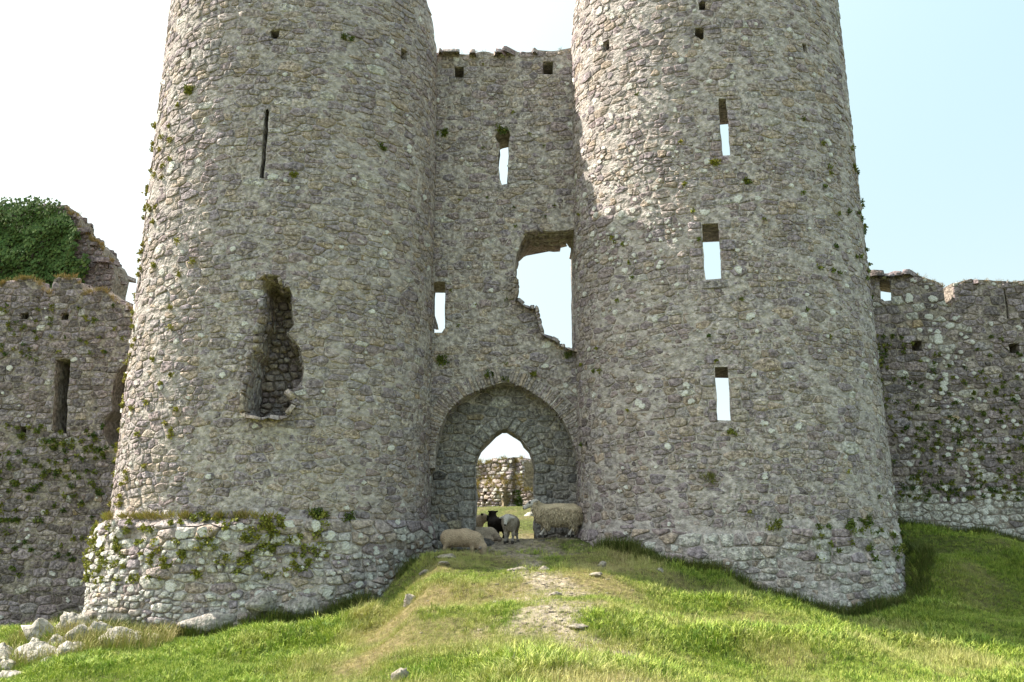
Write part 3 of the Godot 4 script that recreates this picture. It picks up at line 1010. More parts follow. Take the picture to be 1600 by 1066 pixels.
	wall_plant("green tuft just above the crown of the outer gate arch", f, -0.14, 3.42, 0.07, FERN)
	wall_plant("green tuft above the right part of the outer gate arch", f, 0.42, 3.52, 0.09, FERN.lerp(MOSS, 0.4))
	wall_plant("green growth at the bottom corner of the big breach", f, 1.15, 3.95, 0.13, FERN, true)
	wall_plant("ragged green clump in the head of the small gate wall window", f, -0.2, 9.2, 0.13, FERN)
	wall_plant("clump in the corner of gate wall and left tower, near the top", f, -1.62, 9.15, 0.12, FERN)

func curtain_walls():
	print("curtains")
	var f := flat_map(-1.5)
	var t := thing("curtain_wall", "dark curtain wall left of the towers, with broken merlons and a tall slit", "wall", Vector3(-11.5, -2.3, -1.5))
	var holes := []
	holes.append(ragged([[-10.52, 2.41], [-10.2, 2.41], [-10.28, 3.6], [-10.3, 4.16], [-10.63, 4.16], [-10.58, 3.3]], 0.02, 0.2))
	holes.append(ragged([[-9.3, 2.1], [-8.7, 2.1], [-8.7, 4.2], [-9.1, 4.0], [-9.25, 3.4], [-9.2, 2.9], [-9.38, 2.7]], 0.04, 0.15))
	for h in [[-11.58, 5.08, 0.2, 0.16], [-10.62, 5.08, 0.18, 0.16], [-11.3, 2.4, 0.18, 0.16]]: holes.append(rect(h[0], h[1], h[0] + h[2], h[1] + h[3]))
	holes.append(above([[-16, 5.4], [-13.4, 5.5], [-13.3, 6.0], [-12.35, 6.02], [-12.2, 5.9], [-12.0, 6.0], [-11.4, 6.1], [-11.15, 5.98], [-11.05, 5.68], [-10.93, 5.66], [-10.9, 6.12], [-10.4, 6.16], [-10.22, 5.98], [-10.15, 5.72], [-9.66, 5.78], [-9.4, 5.6], [-9.1, 5.42], [-8.9, 5.3], [-8.0, 5.2]], 7.5, 0.05))
	build(core(f, -16, -8.0, -3.2, 6.5, 0.2, holes, 1.1, lin(0.48, 0.425, 0.375), lin(0.48, 0.425, 0.375)), "wall_core", M.mortar, t)
	var polys := cells(-15.5, -7.8, -2.6, 6.4, 0.12, 0.26, 0.16, 0.44, holes)
	print(" stones ", polys.size())
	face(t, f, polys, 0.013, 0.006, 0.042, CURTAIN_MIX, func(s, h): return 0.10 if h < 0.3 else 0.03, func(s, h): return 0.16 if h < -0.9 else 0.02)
	var list := []
	for k in 190: list.append([rng.randf_range(-13.5, -8.3), -1.0 + 3.6 * pow(rng.randf(), 0.7), rng.randf_range(0.04, 0.10), 28, 0.06, FERN.lerp(MOSS, rng.randf() * 0.6), false])
	for k in 60: list.append([rng.randf_range(-13.5, -9), rng.randf_range(4.1, 5.5), rng.randf_range(0.04, 0.08), 24, 0.05, FERN.lerp(MOSS, rng.randf()), false])
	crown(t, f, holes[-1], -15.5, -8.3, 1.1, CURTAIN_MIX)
	crown_tufts(list, holes[-1], -13.5, -8.6, 110, STRAW, 0.06)
	moss_on(t, f, list, "moss", holes)
	wall_plant("broad green clump below the tall slit of the left curtain wall", f, -10.6, 2.2, 0.2, FERN)
	wall_plant("green clump near the tower in the left curtain wall, below the dark gap", f, -9.6, 2.05, 0.16, FERN)
	wall_plant("green clump lower down on the left curtain wall, under the slit", f, -10.45, 1.55, 0.17, FERN)

	f = flat_map(-1.5)
	t = thing("curtain_wall", "curtain wall right of the towers, spotted white with lichen and notched at the top", "wall", Vector3(11.5, -0.4, -1.5))
	holes = []
	for h in [[8.74, 5.54, 0.24, 0.5], [9.36, 4.33, 0.24, 0.24], [11.62, 4.28, 0.24, 0.24], [11.66, 5.1, 0.05, 0.75]]: holes.append(rect(h[0], h[1], h[0] + h[2], h[1] + h[3]))
	holes[0].splay = 0.55
	holes.append(above([[7.6, 6.2], [8.8, 6.2], [9.5, 6.2], [9.9, 6.12], [10.14, 6.0], [10.22, 5.92], [10.25, 5.42], [10.44, 5.36], [10.46, 6.0], [10.9, 6.06], [12.2, 6.0], [13.2, 6.05], [13.3, 5.4], [14.0, 5.4], [14.1, 6.0], [16, 6.0]], 7.5, 0.04))
	build(core(f, 7.6, 16, -1.2, 6.6, 0.2, holes, 1.1, lin(0.48, 0.425, 0.375), lin(0.48, 0.425, 0.375)), "wall_core", M.mortar, t)
	polys = cells(7.7, 15.5, -0.9, 6.5, 0.12, 0.25, 0.16, 0.42, holes)
	print(" stones ", polys.size())
	var wh := func(s: float, h: float) -> float: return 0.05 + 0.62 * exp(-pow((s - 10.05 - (5.0 - h) * 0.10) / 0.55, 2.0)) + (0.18 if h < 1.3 else 0.0)
	var cr := func(s: float, h: float) -> float: return (0.9 if h < 1.0 + 0.15 * sin(s * 3.0) else 0.02) + 0.22 * exp(-pow((s - 10.1 - (5.0 - h) * 0.12) / 0.5, 2.0))
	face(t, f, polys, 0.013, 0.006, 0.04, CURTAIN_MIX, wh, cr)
	list = []
	for k in 380: list.append([rng.randf_range(8.2, 13), 0.9 + 3.8 * pow(rng.randf(), 1.4), rng.randf_range(0.03, 0.09), 26, 0.05, FERN.lerp(MOSS, rng.randf() * 0.7), false])
	for k in 30: list.append([rng.randf_range(8.2, 13), 1.12, rng.randf_range(0.05, 0.1), 26, 0.06, FERN, true])
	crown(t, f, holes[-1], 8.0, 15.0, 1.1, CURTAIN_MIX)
	crown_tufts(list, holes[-1], 8.3, 14, 46, STRAW, 0.04)
	moss_on(t, f, list, "moss", holes)

func ivy_house():
	print("ivy")
	var f := flat_map(-4.0)
	var t := thing("ruined_building", "broken gable wall standing behind the left curtain wall under ivy", "building", Vector3(-12.5, -2.0, -4))
	var holes := [above([[-18, 8.8], [-12.1, 8.86], [-11.95, 8.62], [-11.72, 8.55], [-11.66, 8.2], [-11.4, 8.1], [-11.32, 7.85], [-11.0, 7.72], [-10.92, 7.4], [-10.68, 7.28], [-10.58, 6.9], [-10.66, 6.6], [-10.62, 6.2], [-10.3, 5.6], [-9.5, 5.0], [-8.5, 4.6]], 10.0, 0.06)]
	holes.append(rect(-11.75, 6.55, -11.55, 6.75))
	build(core(f, -18, -8.6, -3, 9.4, 0.22, holes, 0.9, lin(0.48, 0.425, 0.375), lin(0.48, 0.425, 0.375)), "wall_core", M.mortar, t)
	var polys := cells(-13.2, -8.7, 2.0, 9.2, 0.12, 0.24, 0.16, 0.4, holes)
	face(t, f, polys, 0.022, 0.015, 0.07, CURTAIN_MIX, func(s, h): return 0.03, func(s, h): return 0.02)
	var list := []
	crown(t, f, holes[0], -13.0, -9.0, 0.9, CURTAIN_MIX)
	crown_tufts(list, holes[0], -12.1, -10.5, 60, STRAW, 0.07)
	moss_on(t, f, list, "moss", holes)
	# ivy: layered leaves over a bulging mass
	var iv := thing("ivy", "dense dark green ivy covering the broken gable at the left edge", "ivy", Vector3(-13.5, 5.0, -3.9))
	var b := Buf.new()
	var edge := [[-18.0, 8.95], [-14.0, 9.05], [-13.0, 9.12], [-12.5, 9.02], [-12.15, 8.8], [-11.85, 8.4], [-11.7, 8.0], [-11.62, 7.6], [-11.3, 7.35], [-11.2, 7.0], [-11.5, 6.75], [-11.75, 6.4], [-12.0, 5.7], [-12.4, 5.0], [-18, 5.0]]
	var ep := PackedVector2Array()
	for e in edge: ep.append(Vector2(e[0], e[1]))
	var made := 0
	while made < 16000:
		var x := rng.randf_range(-16.5, -11.2)
		var y := rng.randf_range(5.2, 9.2)
		var p := Vector2(x + nf.get_noise_2d(x * 3, y * 3) * 0.25, y + nf.get_noise_2d(x * 3 + 30, y * 3) * 0.2)
		if not Geometry2D.is_point_in_polygon(p, ep): continue
		made += 1
		var bulge := 0.3 + nf.get_noise_2d(x * 2.6, y * 2.6) * 0.34
		var back := y > 8.8 and rng.randf() < 0.5
		var z := -4.0 + bulge * pow(rng.randf(), 0.4)
		if back: z = -4.0 - rng.randf() * 0.8
		var n := (Vector3(0, 0.35, 1) + rnd_dir() * 0.55).normalized()
		var dr := (Vector3(rng.randf_range(-0.7, 0.7), -1, 0.3)).normalized()
		var sd := dr.cross(n).normalized()
		var c := lin(0.055, 0.105, 0.028).lerp(lin(0.12, 0.17, 0.045), rng.randf() * rng.randf())
		leaf(b, Vector3(x, y, z), dr, sd, rng.randf_range(0.05, 0.15), rng.randf_range(0.025, 0.065), c)
	stuff(build(b, "foliage", M.leaf, iv))
	var sb := Buf.new()
	for k in 14:
		var x := rng.randf_range(-15.5, -11.9)
		var y := 5.0
		var p := Vector3(x, y, -3.97)
		for j in 12:
			var q := p + Vector3(rng.randf_range(-0.12, 0.12), 0.28, 0)
			q.z = -3.95 + rng.randf() * 0.03
			var w := 0.025 * (1.0 - j / 14.0)
			sb.quad(p + Vector3(-w, 0, 0), q + Vector3(-w, 0, 0), q + Vector3(0, 0, w), p + Vector3(0, 0, w), lin(0.12, 0.09, 0.06))
			sb.quad(p + Vector3(0, 0, w), q + Vector3(0, 0, w), q + Vector3(w, 0, 0), p + Vector3(w, 0, 0), lin(0.12, 0.09, 0.06))
			p = q
	build(sb, "stem", M.earth, iv)

func far_ruin():
	print("ruin")
	var z := -28.0
	var bump := func(s: float, h: float, d: float) -> Vector3:
		var o := nf.get_noise_2d(s * 1.2, h * 1.2) * 0.35
		if h < 2.85 and s < -0.4: o += 0.45 * clampf((2.9 - h) / 0.25, 0, 1)
		if s > -0.45 and s < 0.1: o += 0.3
		return Vector3(s - d * 0.6, h, z + s * 0.9 + d * 0.8 + o)
	var t := thing("ruined_wall", "sunlit ruined wall with dry grass, seen through the gateway", "wall", Vector3(-1.5, 1.2, z))
	var holes := [above([[-7, 3.9], [-4, 3.85], [-2.2, 3.9], [-1.6, 3.95], [-1.0, 4.1], [-0.4, 4.0], [0.1, 4.12], [0.5, 4.0], [0.62, 3.9], [0.66, 3.4], [0.62, 2.6], [0.7, 2.42], [1.1, 2.35], [1.5, 2.45], [2.4, 2.3], [6, 2.4]], 5.5, 0.06)]
	holes.append(rect(-1.5, 1.75, -1.25, 2.0)); holes.append(rect(-1.45, 2.25, -1.25, 2.42))
	build(core(bump, -7, 6, 0.8, 4.6, 0.2, holes, 1.6, lin(0.45, 0.37, 0.25), lin(0.3, 0.25, 0.17)), "wall_core", M.mortar, t)
	var polys := cells(-4, 3.5, 1.0, 4.4, 0.16, 0.34, 0.25, 0.6, holes)
	face(t, bump, polys, 0.03, 0.03, 0.16, RUBBLE, func(s, h): return 0.1, func(s, h): return 0.2)
	var list := []
	for k in 190:
		var s := rng.randf_range(-4, 0.6)
		var h := rng.randf_range(1.6, 4.0)
		if rng.randf() < 0.45: h = [3.95, 3.05, 2.75][rng.randi() % 3] + rng.randf_range(-0.15, 0.1)
		list.append([s, h, rng.randf_range(0.08, 0.18), 30, 0.12, STRAW.lerp(MOSS, rng.randf() * 0.7), true])
	for k in 30: list.append([rng.randf_range(0.15, 0.6), rng.randf_range(1.6, 2.4), 0.14, 34, 0.1, FERN, false])
	for k in 24: list.append([rng.randf_range(0.6, 3.5), 2.35, 0.14, 34, 0.12, STRAW.lerp(FERN, rng.randf() * 0.5), true])
	crown(t, bump, holes[0], -4, 4, 0.8, RUBBLE)
	moss_on(t, bump, list, "dry_growth")

# ---------------------------------------------------------------- loose stones and rock
func boulder(label: String, category: String, called: String, at: Vector3, r: Vector3, turn: float, col: Color, group := "", seed_ := 0):
	var b := Buf.new()
	var nu := 20
	var nv := 12
	for j in nv + 1:
		for i in nu:
			var th := PI * j / nv
			var ph := TAU * i / nu
			var d := Vector3(sin(th) * cos(ph), cos(th), sin(th) * sin(ph))
			# broken facets: push towards a few cutting planes
			var rad := 1.0 + nf.get_noise_3d(d.x * 5 + seed_ * 7.3, d.y * 5, d.z * 5) * 0.5
			for k in 9:
				var pn := Vector3(sin(seed_ * 3.1 + k * 2.4), cos(seed_ * 1.7 + k * 1.9) * 0.9, cos(seed_ * 2.3 + k * 2.9)).normalized()
				var dp := d.dot(pn)
				if dp > 0.05: rad = minf(rad, (0.74 + 0.12 * sin(seed_ + k * 5.0)) / dp)
			var p := Vector3(d.x * r.x, d.y * r.y, d.z * r.z) * rad
			b.v.append(at + p.rotated(Vector3.UP, turn))
			var tt := 0.9 + nf.get_noise_3d(d.x * 9, d.y * 9 + seed_, d.z * 9) * 0.35
			b.c.append(Color(col.r * tt, col.g * tt, col.b * tt)); b.n.append(Vector3.ZERO)
	for j in nv:
		for i in nu:
			var a := j * nu + i
			var e := j * nu + (i + 1) % nu
			for q in [a, a + nu, e, e, a + nu, e + nu]: b.i.append(q)
	for k in range(0, b.i.size(), 3):
		var fa := b.v[b.i[k]]
		var fn := (b.v[b.i[k + 2]] - fa).cross(b.v[b.i[k + 1]] - fa)
		for e in 3: b.n[b.i[k + e]] += fn
	for k in b.n.size(): b.n[k] = b.n[k].normalized() if b.n[k].length() > 0 else Vector3.UP
	tag(build(b, called, M.stone), label, category, group)

func rocks():
	var white := lin(0.62, 0.59, 0.53)
	# limestone breaking through the turf at the left tower's foot
	var list := [
		["long pale rock slab lying along the left edge of the outcrop", -7.95, 4.3, 0.30, 0.26, 0.62, 0.25, 0.05], ["pale rock at the lowest left tip of the outcrop", -8.05, 5.15, 0.26, 0.22, 0.36, 0.4, 0.0],
		["broad pale rock in the middle of the outcrop", -7.4, 4.35, 0.42, 0.26, 0.34, 0.2, 0.05], ["pale rock right of the middle of the outcrop, under long grass", -6.85, 4.3, 0.34, 0.22, 0.26, 0.9, 0.03],
		["pale rock at the right end of the outcrop", -6.25, 4.0, 0.40, 0.20, 0.28, 0.2, 0.06], ["pale rock against the left tower's plinth corner", -7.45, 3.05, 0.34, 0.28, 0.26, 0.5, 0.14],
		["pale rock wedged at the plinth above the outcrop", -6.8, 3.4, 0.36, 0.22, 0.24, 1.2, 0.12], ["flat pale rock in the grass below the outcrop", -7.3, 5.05, 0.36, 0.14, 0.26, 0.4, 0.0],
		["tilted pale rock between the plinth corner and the outcrop's left edge", -7.75, 3.55, 0.28, 0.26, 0.3, 0.9, 0.10], ["small pale rock above the right end of the outcrop", -6.3, 3.5, 0.26, 0.16, 0.2, 0.1, 0.10],
		["small pale rock low between the middle rocks of the outcrop", -6.95, 4.75, 0.22, 0.12, 0.18, 0.7, 0.02], ["small pale rock beside the long slab of the outcrop", -7.65, 4.75, 0.22, 0.18, 0.24, 1.5, 0.04],
	]
	list += [
		["small pale rock on the outcrop's slope, just right of the long slab", -7.62, 3.95, 0.24, 0.2, 0.2, 0.3, 0.06], ["angular pale rock under the plinth corner, left of the wedged rock", -7.1, 3.65, 0.26, 0.2, 0.22, 1.0, 0.08],
		["little pale rock in the long grass at the plinth's foot", -6.0, 3.3, 0.2, 0.14, 0.18, 0.4, 0.05], ["pale rock at the very corner of the picture", -8.3, 5.5, 0.3, 0.2, 0.26, 0.8, 0.0],
		["low pale rock right of the outcrop's lowest tip", -7.75, 5.4, 0.24, 0.13, 0.22, 1.9, 0.0], ["narrow pale rock between the broad middle rock and the plinth", -7.3, 3.95, 0.16, 0.22, 0.2, 2.2, 0.06],
	]
	var k := 1
	for e in list:
		boulder(e[0], "rock", "limestone_rock", Vector3(e[1], ground_y(e[1], e[2]) + e[7] - 0.06, e[2]), Vector3(e[3], e[4], e[5]), e[6], white, "limestone outcrop below the left tower", k)
		k += 1
	var foot := [
		["big grey foundation stone jutting from the left tower's plinth", -4.35, 2.8, 0.34, 0.24, 0.25, 0.55, 0.34], ["pale foundation stone low in the left tower's plinth, by the grass", -5.2, 2.9, 0.55, 0.2, 0.25, 0.1, 0.25],
		["dark grey foundation block under the left tower's overhang", -3.7, 2.62, 0.42, 0.26, 0.25, 0.3, 0.12],
	]
	for e in foot:
		boulder(e[0], "stone", "foundation_stone", Vector3(e[1], ground_y(e[1], e[2]) + e[7], e[2]), Vector3(e[3], e[4], e[5]), e[6], lin(0.62, 0.58, 0.54), "foundation stones of the left tower", k)
		k += 1
	var loose := [
		["white stone on the steep side of the grass hump", -1.5, 5.3, 0.10, 0.12, 0.08], ["grey and white stone at the bottom edge on the hump's left", -1.05, 10.2, 0.10, 0.10, 0.09],
		["flat white stone on top of the grass hump", -1.15, 2.75, 0.24, 0.06, 0.12], ["pale slab on the left shoulder of the grass hump", -1.5, 3.1, 0.13, 0.06, 0.1],
		["small pale stone on the hump's front", -1.15, 3.6, 0.12, 0.05, 0.08], ["pale slab at the sunny edge of the path", 0.1, 4.3, 0.22, 0.05, 0.12],
		["pale stone beside the slab at the path's sunny edge", 0.5, 4.2, 0.15, 0.06, 0.1], ["white stone in the shaded grass before the right tower", 1.55, 3.2, 0.08, 0.08, 0.07],
		["second white stone in the shaded grass, farther right", 2.5, 3.4, 0.09, 0.06, 0.07], ["pale stone right of the path near the shade", 1.3, 4.6, 0.14, 0.05, 0.1],
		["flat stone in the middle of the path", 0.6, 6.2, 0.13, 0.035, 0.1], ["grey stone among tufts left of the path", -0.2, 6.4, 0.1, 0.05, 0.08],
		["buff stone low on the path", 0.75, 8.3, 0.12, 0.04, 0.09], ["pale chip at the bottom edge of the path", 0.95, 9.6, 0.08, 0.03, 0.07],
	]
	for e in loose:
		boulder(e[0], "stone", "loose_stone", Vector3(e[1], ground_y(e[1], e[2]) + e[4] * 0.35, e[2]), Vector3(e[3], e[4], e[5]), k * 1.3, lin(0.52, 0.47, 0.40), "loose stones on the path and hump", k)
		k += 1
	boulder("low worn stone block under the ewe at the right of the gateway", "stone block", "stone_block", Vector3(0.95, -0.12, 0.35), Vector3(0.75, 0.20, 0.42), 0.05, lin(0.24, 0.225, 0.19), "", 77)
	boulder("worn grey threshold slab at the left of the gateway", "stone slab", "threshold_slab", Vector3(-0.75, -0.12, -0.1), Vector3(0.55, 0.16, 0.3), 0.1, lin(0.22, 0.21, 0.2), "", 78)
	boulder("white boulder far off in the sunny yard, beside the ewe's muzzle", "rock", "white_boulder", Vector3(0.72, ground_y(0.72, -18) + 0.2, -18), Vector3(0.28, 0.26, 0.25), 0.3, lin(0.7, 0.68, 0.62), "", 79)

# ---------------------------------------------------------------- grass
func tuft_mesh(blades: int, l0: float, l1: float, spread: float, lean: float, w: float) -> ArrayMesh:
	var b := Buf.new()
	for k in blades:
		var a := rng.randf() * TAU
		var dir := Vector3(cos(a), 0, sin(a))
		var p := dir * spread * sqrt(rng.randf())
		var l := rng.randf_range(l0, l1)
		var le := lean * rng.randf_range(0.3, 1.3)
		var out := Vector3(cos(a + rng.randf_range(-1, 1)), 0, sin(a + rng.randf_range(-1, 1))).normalized()
		var sd := Vector3(-out.z, 0, out.x) * w
		var m := p + Vector3.UP * l * 0.55 + out * l * le * 0.35
		var e := p + Vector3.UP * l * (0.95 - le * 0.35) + out * l * le
		var t := rng.randf_range(0.75, 1.2)
		var c := Color(t, t, t)
		b.quad(p - sd, m - sd * 0.8, m + sd * 0.8, p + sd, c)
		b.tri(m - sd * 0.8, e, m + sd * 0.8, c)
	return mesh_of(b, M.grass)

func scatter(called: String, label: String, category: String, mesh: Mesh, spots: Array):
	var mm := MultiMesh.new()
	mm.transform_format = MultiMesh.TRANSFORM_3D
	mm.use_colors = true
	mm.mesh = mesh
	mm.instance_count = spots.size()
	for k in spots.size():
		mm.set_instance_transform(k, spots[k][0]); mm.set_instance_color(k, spots[k][1])
	var o := MultiMeshInstance3D.new()
	o.multimesh = mm
	o.name = numbered(called); add_child(o)
	tag(o, label, category); stuff(o)

func in_wall(x: float, z: float) -> bool:
	if z > -2.6 and z < 3.0:
		for c in [[-5.05, 3.55, 2.75], [4.72, 3.4, 2.62]]:
			var q: float = pow((x - c[0]) / c[1], 2.0) + (pow(z / c[2], 2.0) if z > 0 else 0.0)
			if q < 1.0: return true
	if z < -1.45 and z > -2.7 and (x < -1.6 or x > 1.4): return true
	if z < -0.5 and z > -1.45 and ((x > -1.7 and x < -0.79) or (x > 0.48 and x < 1.5)): return true
	return false

func grass():
	print("grass")
	var lists := [[], [], []]
	for pass_ in 190000:
		var x: float
		var z: float
		var near := true
		if pass_ < 160000:
			z = rng.randf_range(0.6, 12.5)
			x = rng.randf_range(-1, 1) * (1.2 + (19.0 - z) * 0.66)
		elif pass_ < 180000:
			z = rng.randf_range(-1.4, 4.0)
			x = rng.randf_range(7.0, 13.0) if rng.randf() < 0.55 else rng.randf_range(-13.5, -7.5)
		else:
			z = rng.randf_range(-27.8, -1.6)
			x = rng.randf_range(-3.5, 3.5)
			near = false
		if in_wall(x, z): continue
		var pa := path_here(x, z)
		if rng.randf() < pa * 0.6: continue
		if z < 2.2 and absf(x) < 1.6 and z > -1.5 and rng.randf() < 0.75: continue
		var dry := dry_here(x, z)
		var lush := clampf(0.5 + nz.get_noise_2d(x * 1.6 - 30, z * 1.6) * 1.2 - dry * 0.4, 0, 1)
		var sc := (0.45 + lush * 0.6) * rng.randf_range(0.75, 1.3)
		if not near: sc = 0.5
		if x > -2.2 and x < 2.0 and z < 9.0: sc *= 0.72
		var kind := 0
		if lush > 0.55 and near and rng.randf() < 0.5: kind = 1
		if dry > 0.42 and near and rng.randf() < 0.2: kind = 2
		var g := lin(0.19, 0.32, 0.04).lerp(lin(0.45, 0.51, 0.10), rng.randf())
		if rng.randf() < 0.22: g = lin(0.10, 0.17, 0.03)
		g = g.lerp(lin(0.58, 0.48, 0.25), clampf(dry * 0.75 + rng.randf_range(-0.25, 0.2), 0, 0.95))
		var bs := Basis(Vector3.UP, rng.randf() * TAU).rotated(Vector3(1, 0, 0), rng.randf_range(-0.4, 0.4)).rotated(Vector3(0, 0, 1), rng.randf_range(-0.4, 0.4)).scaled(Vector3(sc, sc * rng.randf_range(0.7, 1.15), sc))
		lists[kind].append([Transform3D(bs, Vector3(x, ground_y(x, z) - 0.01, z)), g])
	scatter("short_grass", "short sunlit turf over the bank, the hump and the yard", "grass", tuft_mesh(16, 0.04, 0.13, 0.10, 0.8, 0.0042), lists[0])
	scatter("long_grass", "longer lush green tufts in the slope before the towers", "grass", tuft_mesh(16, 0.08, 0.19, 0.08, 0.8, 0.0045), lists[1])
	scatter("dry_grass", "thin straw coloured seed stalks among the turf", "grass", tuft_mesh(7, 0.16, 0.34, 0.06, 0.35, 0.0022), lists[2])
	# a fringe of taller growth along the foot of the walls
	var fr := []
	for k in 3600:
		var u := rng.randf()
		var x: float
		var z: float
		if k < 1500:
			var a := rng.randf_range(-0.1, PI + 0.1)
			x = 4.72 - cos(a) * 3.55; z = sin(a) * 2.72
		elif k < 2600:
			var a := rng.randf_range(0.0, PI)
			x = -5.05 - cos(a) * 3.8; z = sin(a) * 2.95
			if nz.get_noise_2d(x * 3.0, 5.0) < -0.25: continue
		elif k < 3200: x = rng.randf_range(8.0, 13.0); z = -1.35
		else: x = rng.randf_range(-13.5, -8.5); z = -1.35
		if absf(x) < 1.7: continue
		x += rng.randf_range(-0.12, 0.12); z += rng.randf_range(-0.02, 0.2)
		var g := lin(0.10, 0.15, 0.03).lerp(lin(0.26, 0.22, 0.09), rng.randf() * rng.randf())
		var sc := rng.randf_range(0.5, 1.15)
		fr.append([Transform3D(Basis(Vector3.UP, u * TAU).scaled(Vector3(sc, sc, sc)), Vector3(x, ground_y(x, z) - 0.02, z)), g])
	for k in 380:
		var x := rng.randf_range(-8.3, -5.6)
		var z := 2.9 + (-5.6 - x) * 0.25 + rng.randf_range(-0.3, 1.6)
		if in_wall(x, z): continue
		var sc := rng.randf_range(0.5, 1.3)
		fr.append([Transform3D(Basis(Vector3.UP, rng.randf() * TAU).scaled(Vector3(sc, sc, sc)), Vector3(x, ground_y(x, z) - 0.02, z)), lin(0.24, 0.27, 0.07).lerp(lin(0.46, 0.38, 0.18), rng.randf())])
	scatter("wall_foot_grass", "tall grass fringe along the foot of towers and walls", "grass", tuft_mesh(18, 0.16, 0.36, 0.09, 0.6, 0.004), fr)
	# chips and litter on the trodden way
	var cb := Buf.new()
	stone(cb, func(s: float, h: float, d: float) -> Vector3: return Vector3(s, d, h), PackedVector2Array([Vector2(-1, -0.7), Vector2(0.8, -0.9), Vector2(1.1, 0.3), Vector2(0.2, 0.9), Vector2(-0.9, 0.6)]), 0.0, 0.35, Color(1, 1, 1), 8, false, 0.0, 0.3)
	var ch := []
	for k in 12000:
		var z := rng.randf_range(-1.5, 12.0)
		var x := rng.randf_range(-1.8, 2.6)
		if rng.randf() > path_here(x, z) * 0.95 + 0.02 or in_wall(x, z): continue
		var sc := 0.008 + 0.035 * pow(rng.randf(), 3.0)
		var c := lin(0.32, 0.27, 0.20).lerp(lin(0.55, 0.49, 0.39), rng.randf())
		if rng.randf() < 0.3: c = lin(0.34, 0.29, 0.235)
		ch.append([Transform3D(Basis(Vector3.UP, rng.randf() * TAU).scaled(Vector3(sc, sc * 0.7, sc)), Vector3(x, ground_y(x, z), z)), c])
	scatter("path_chips", "stone chips and dry litter strewn over the trodden path", "gravel", mesh_of(cb, M.stone), ch)

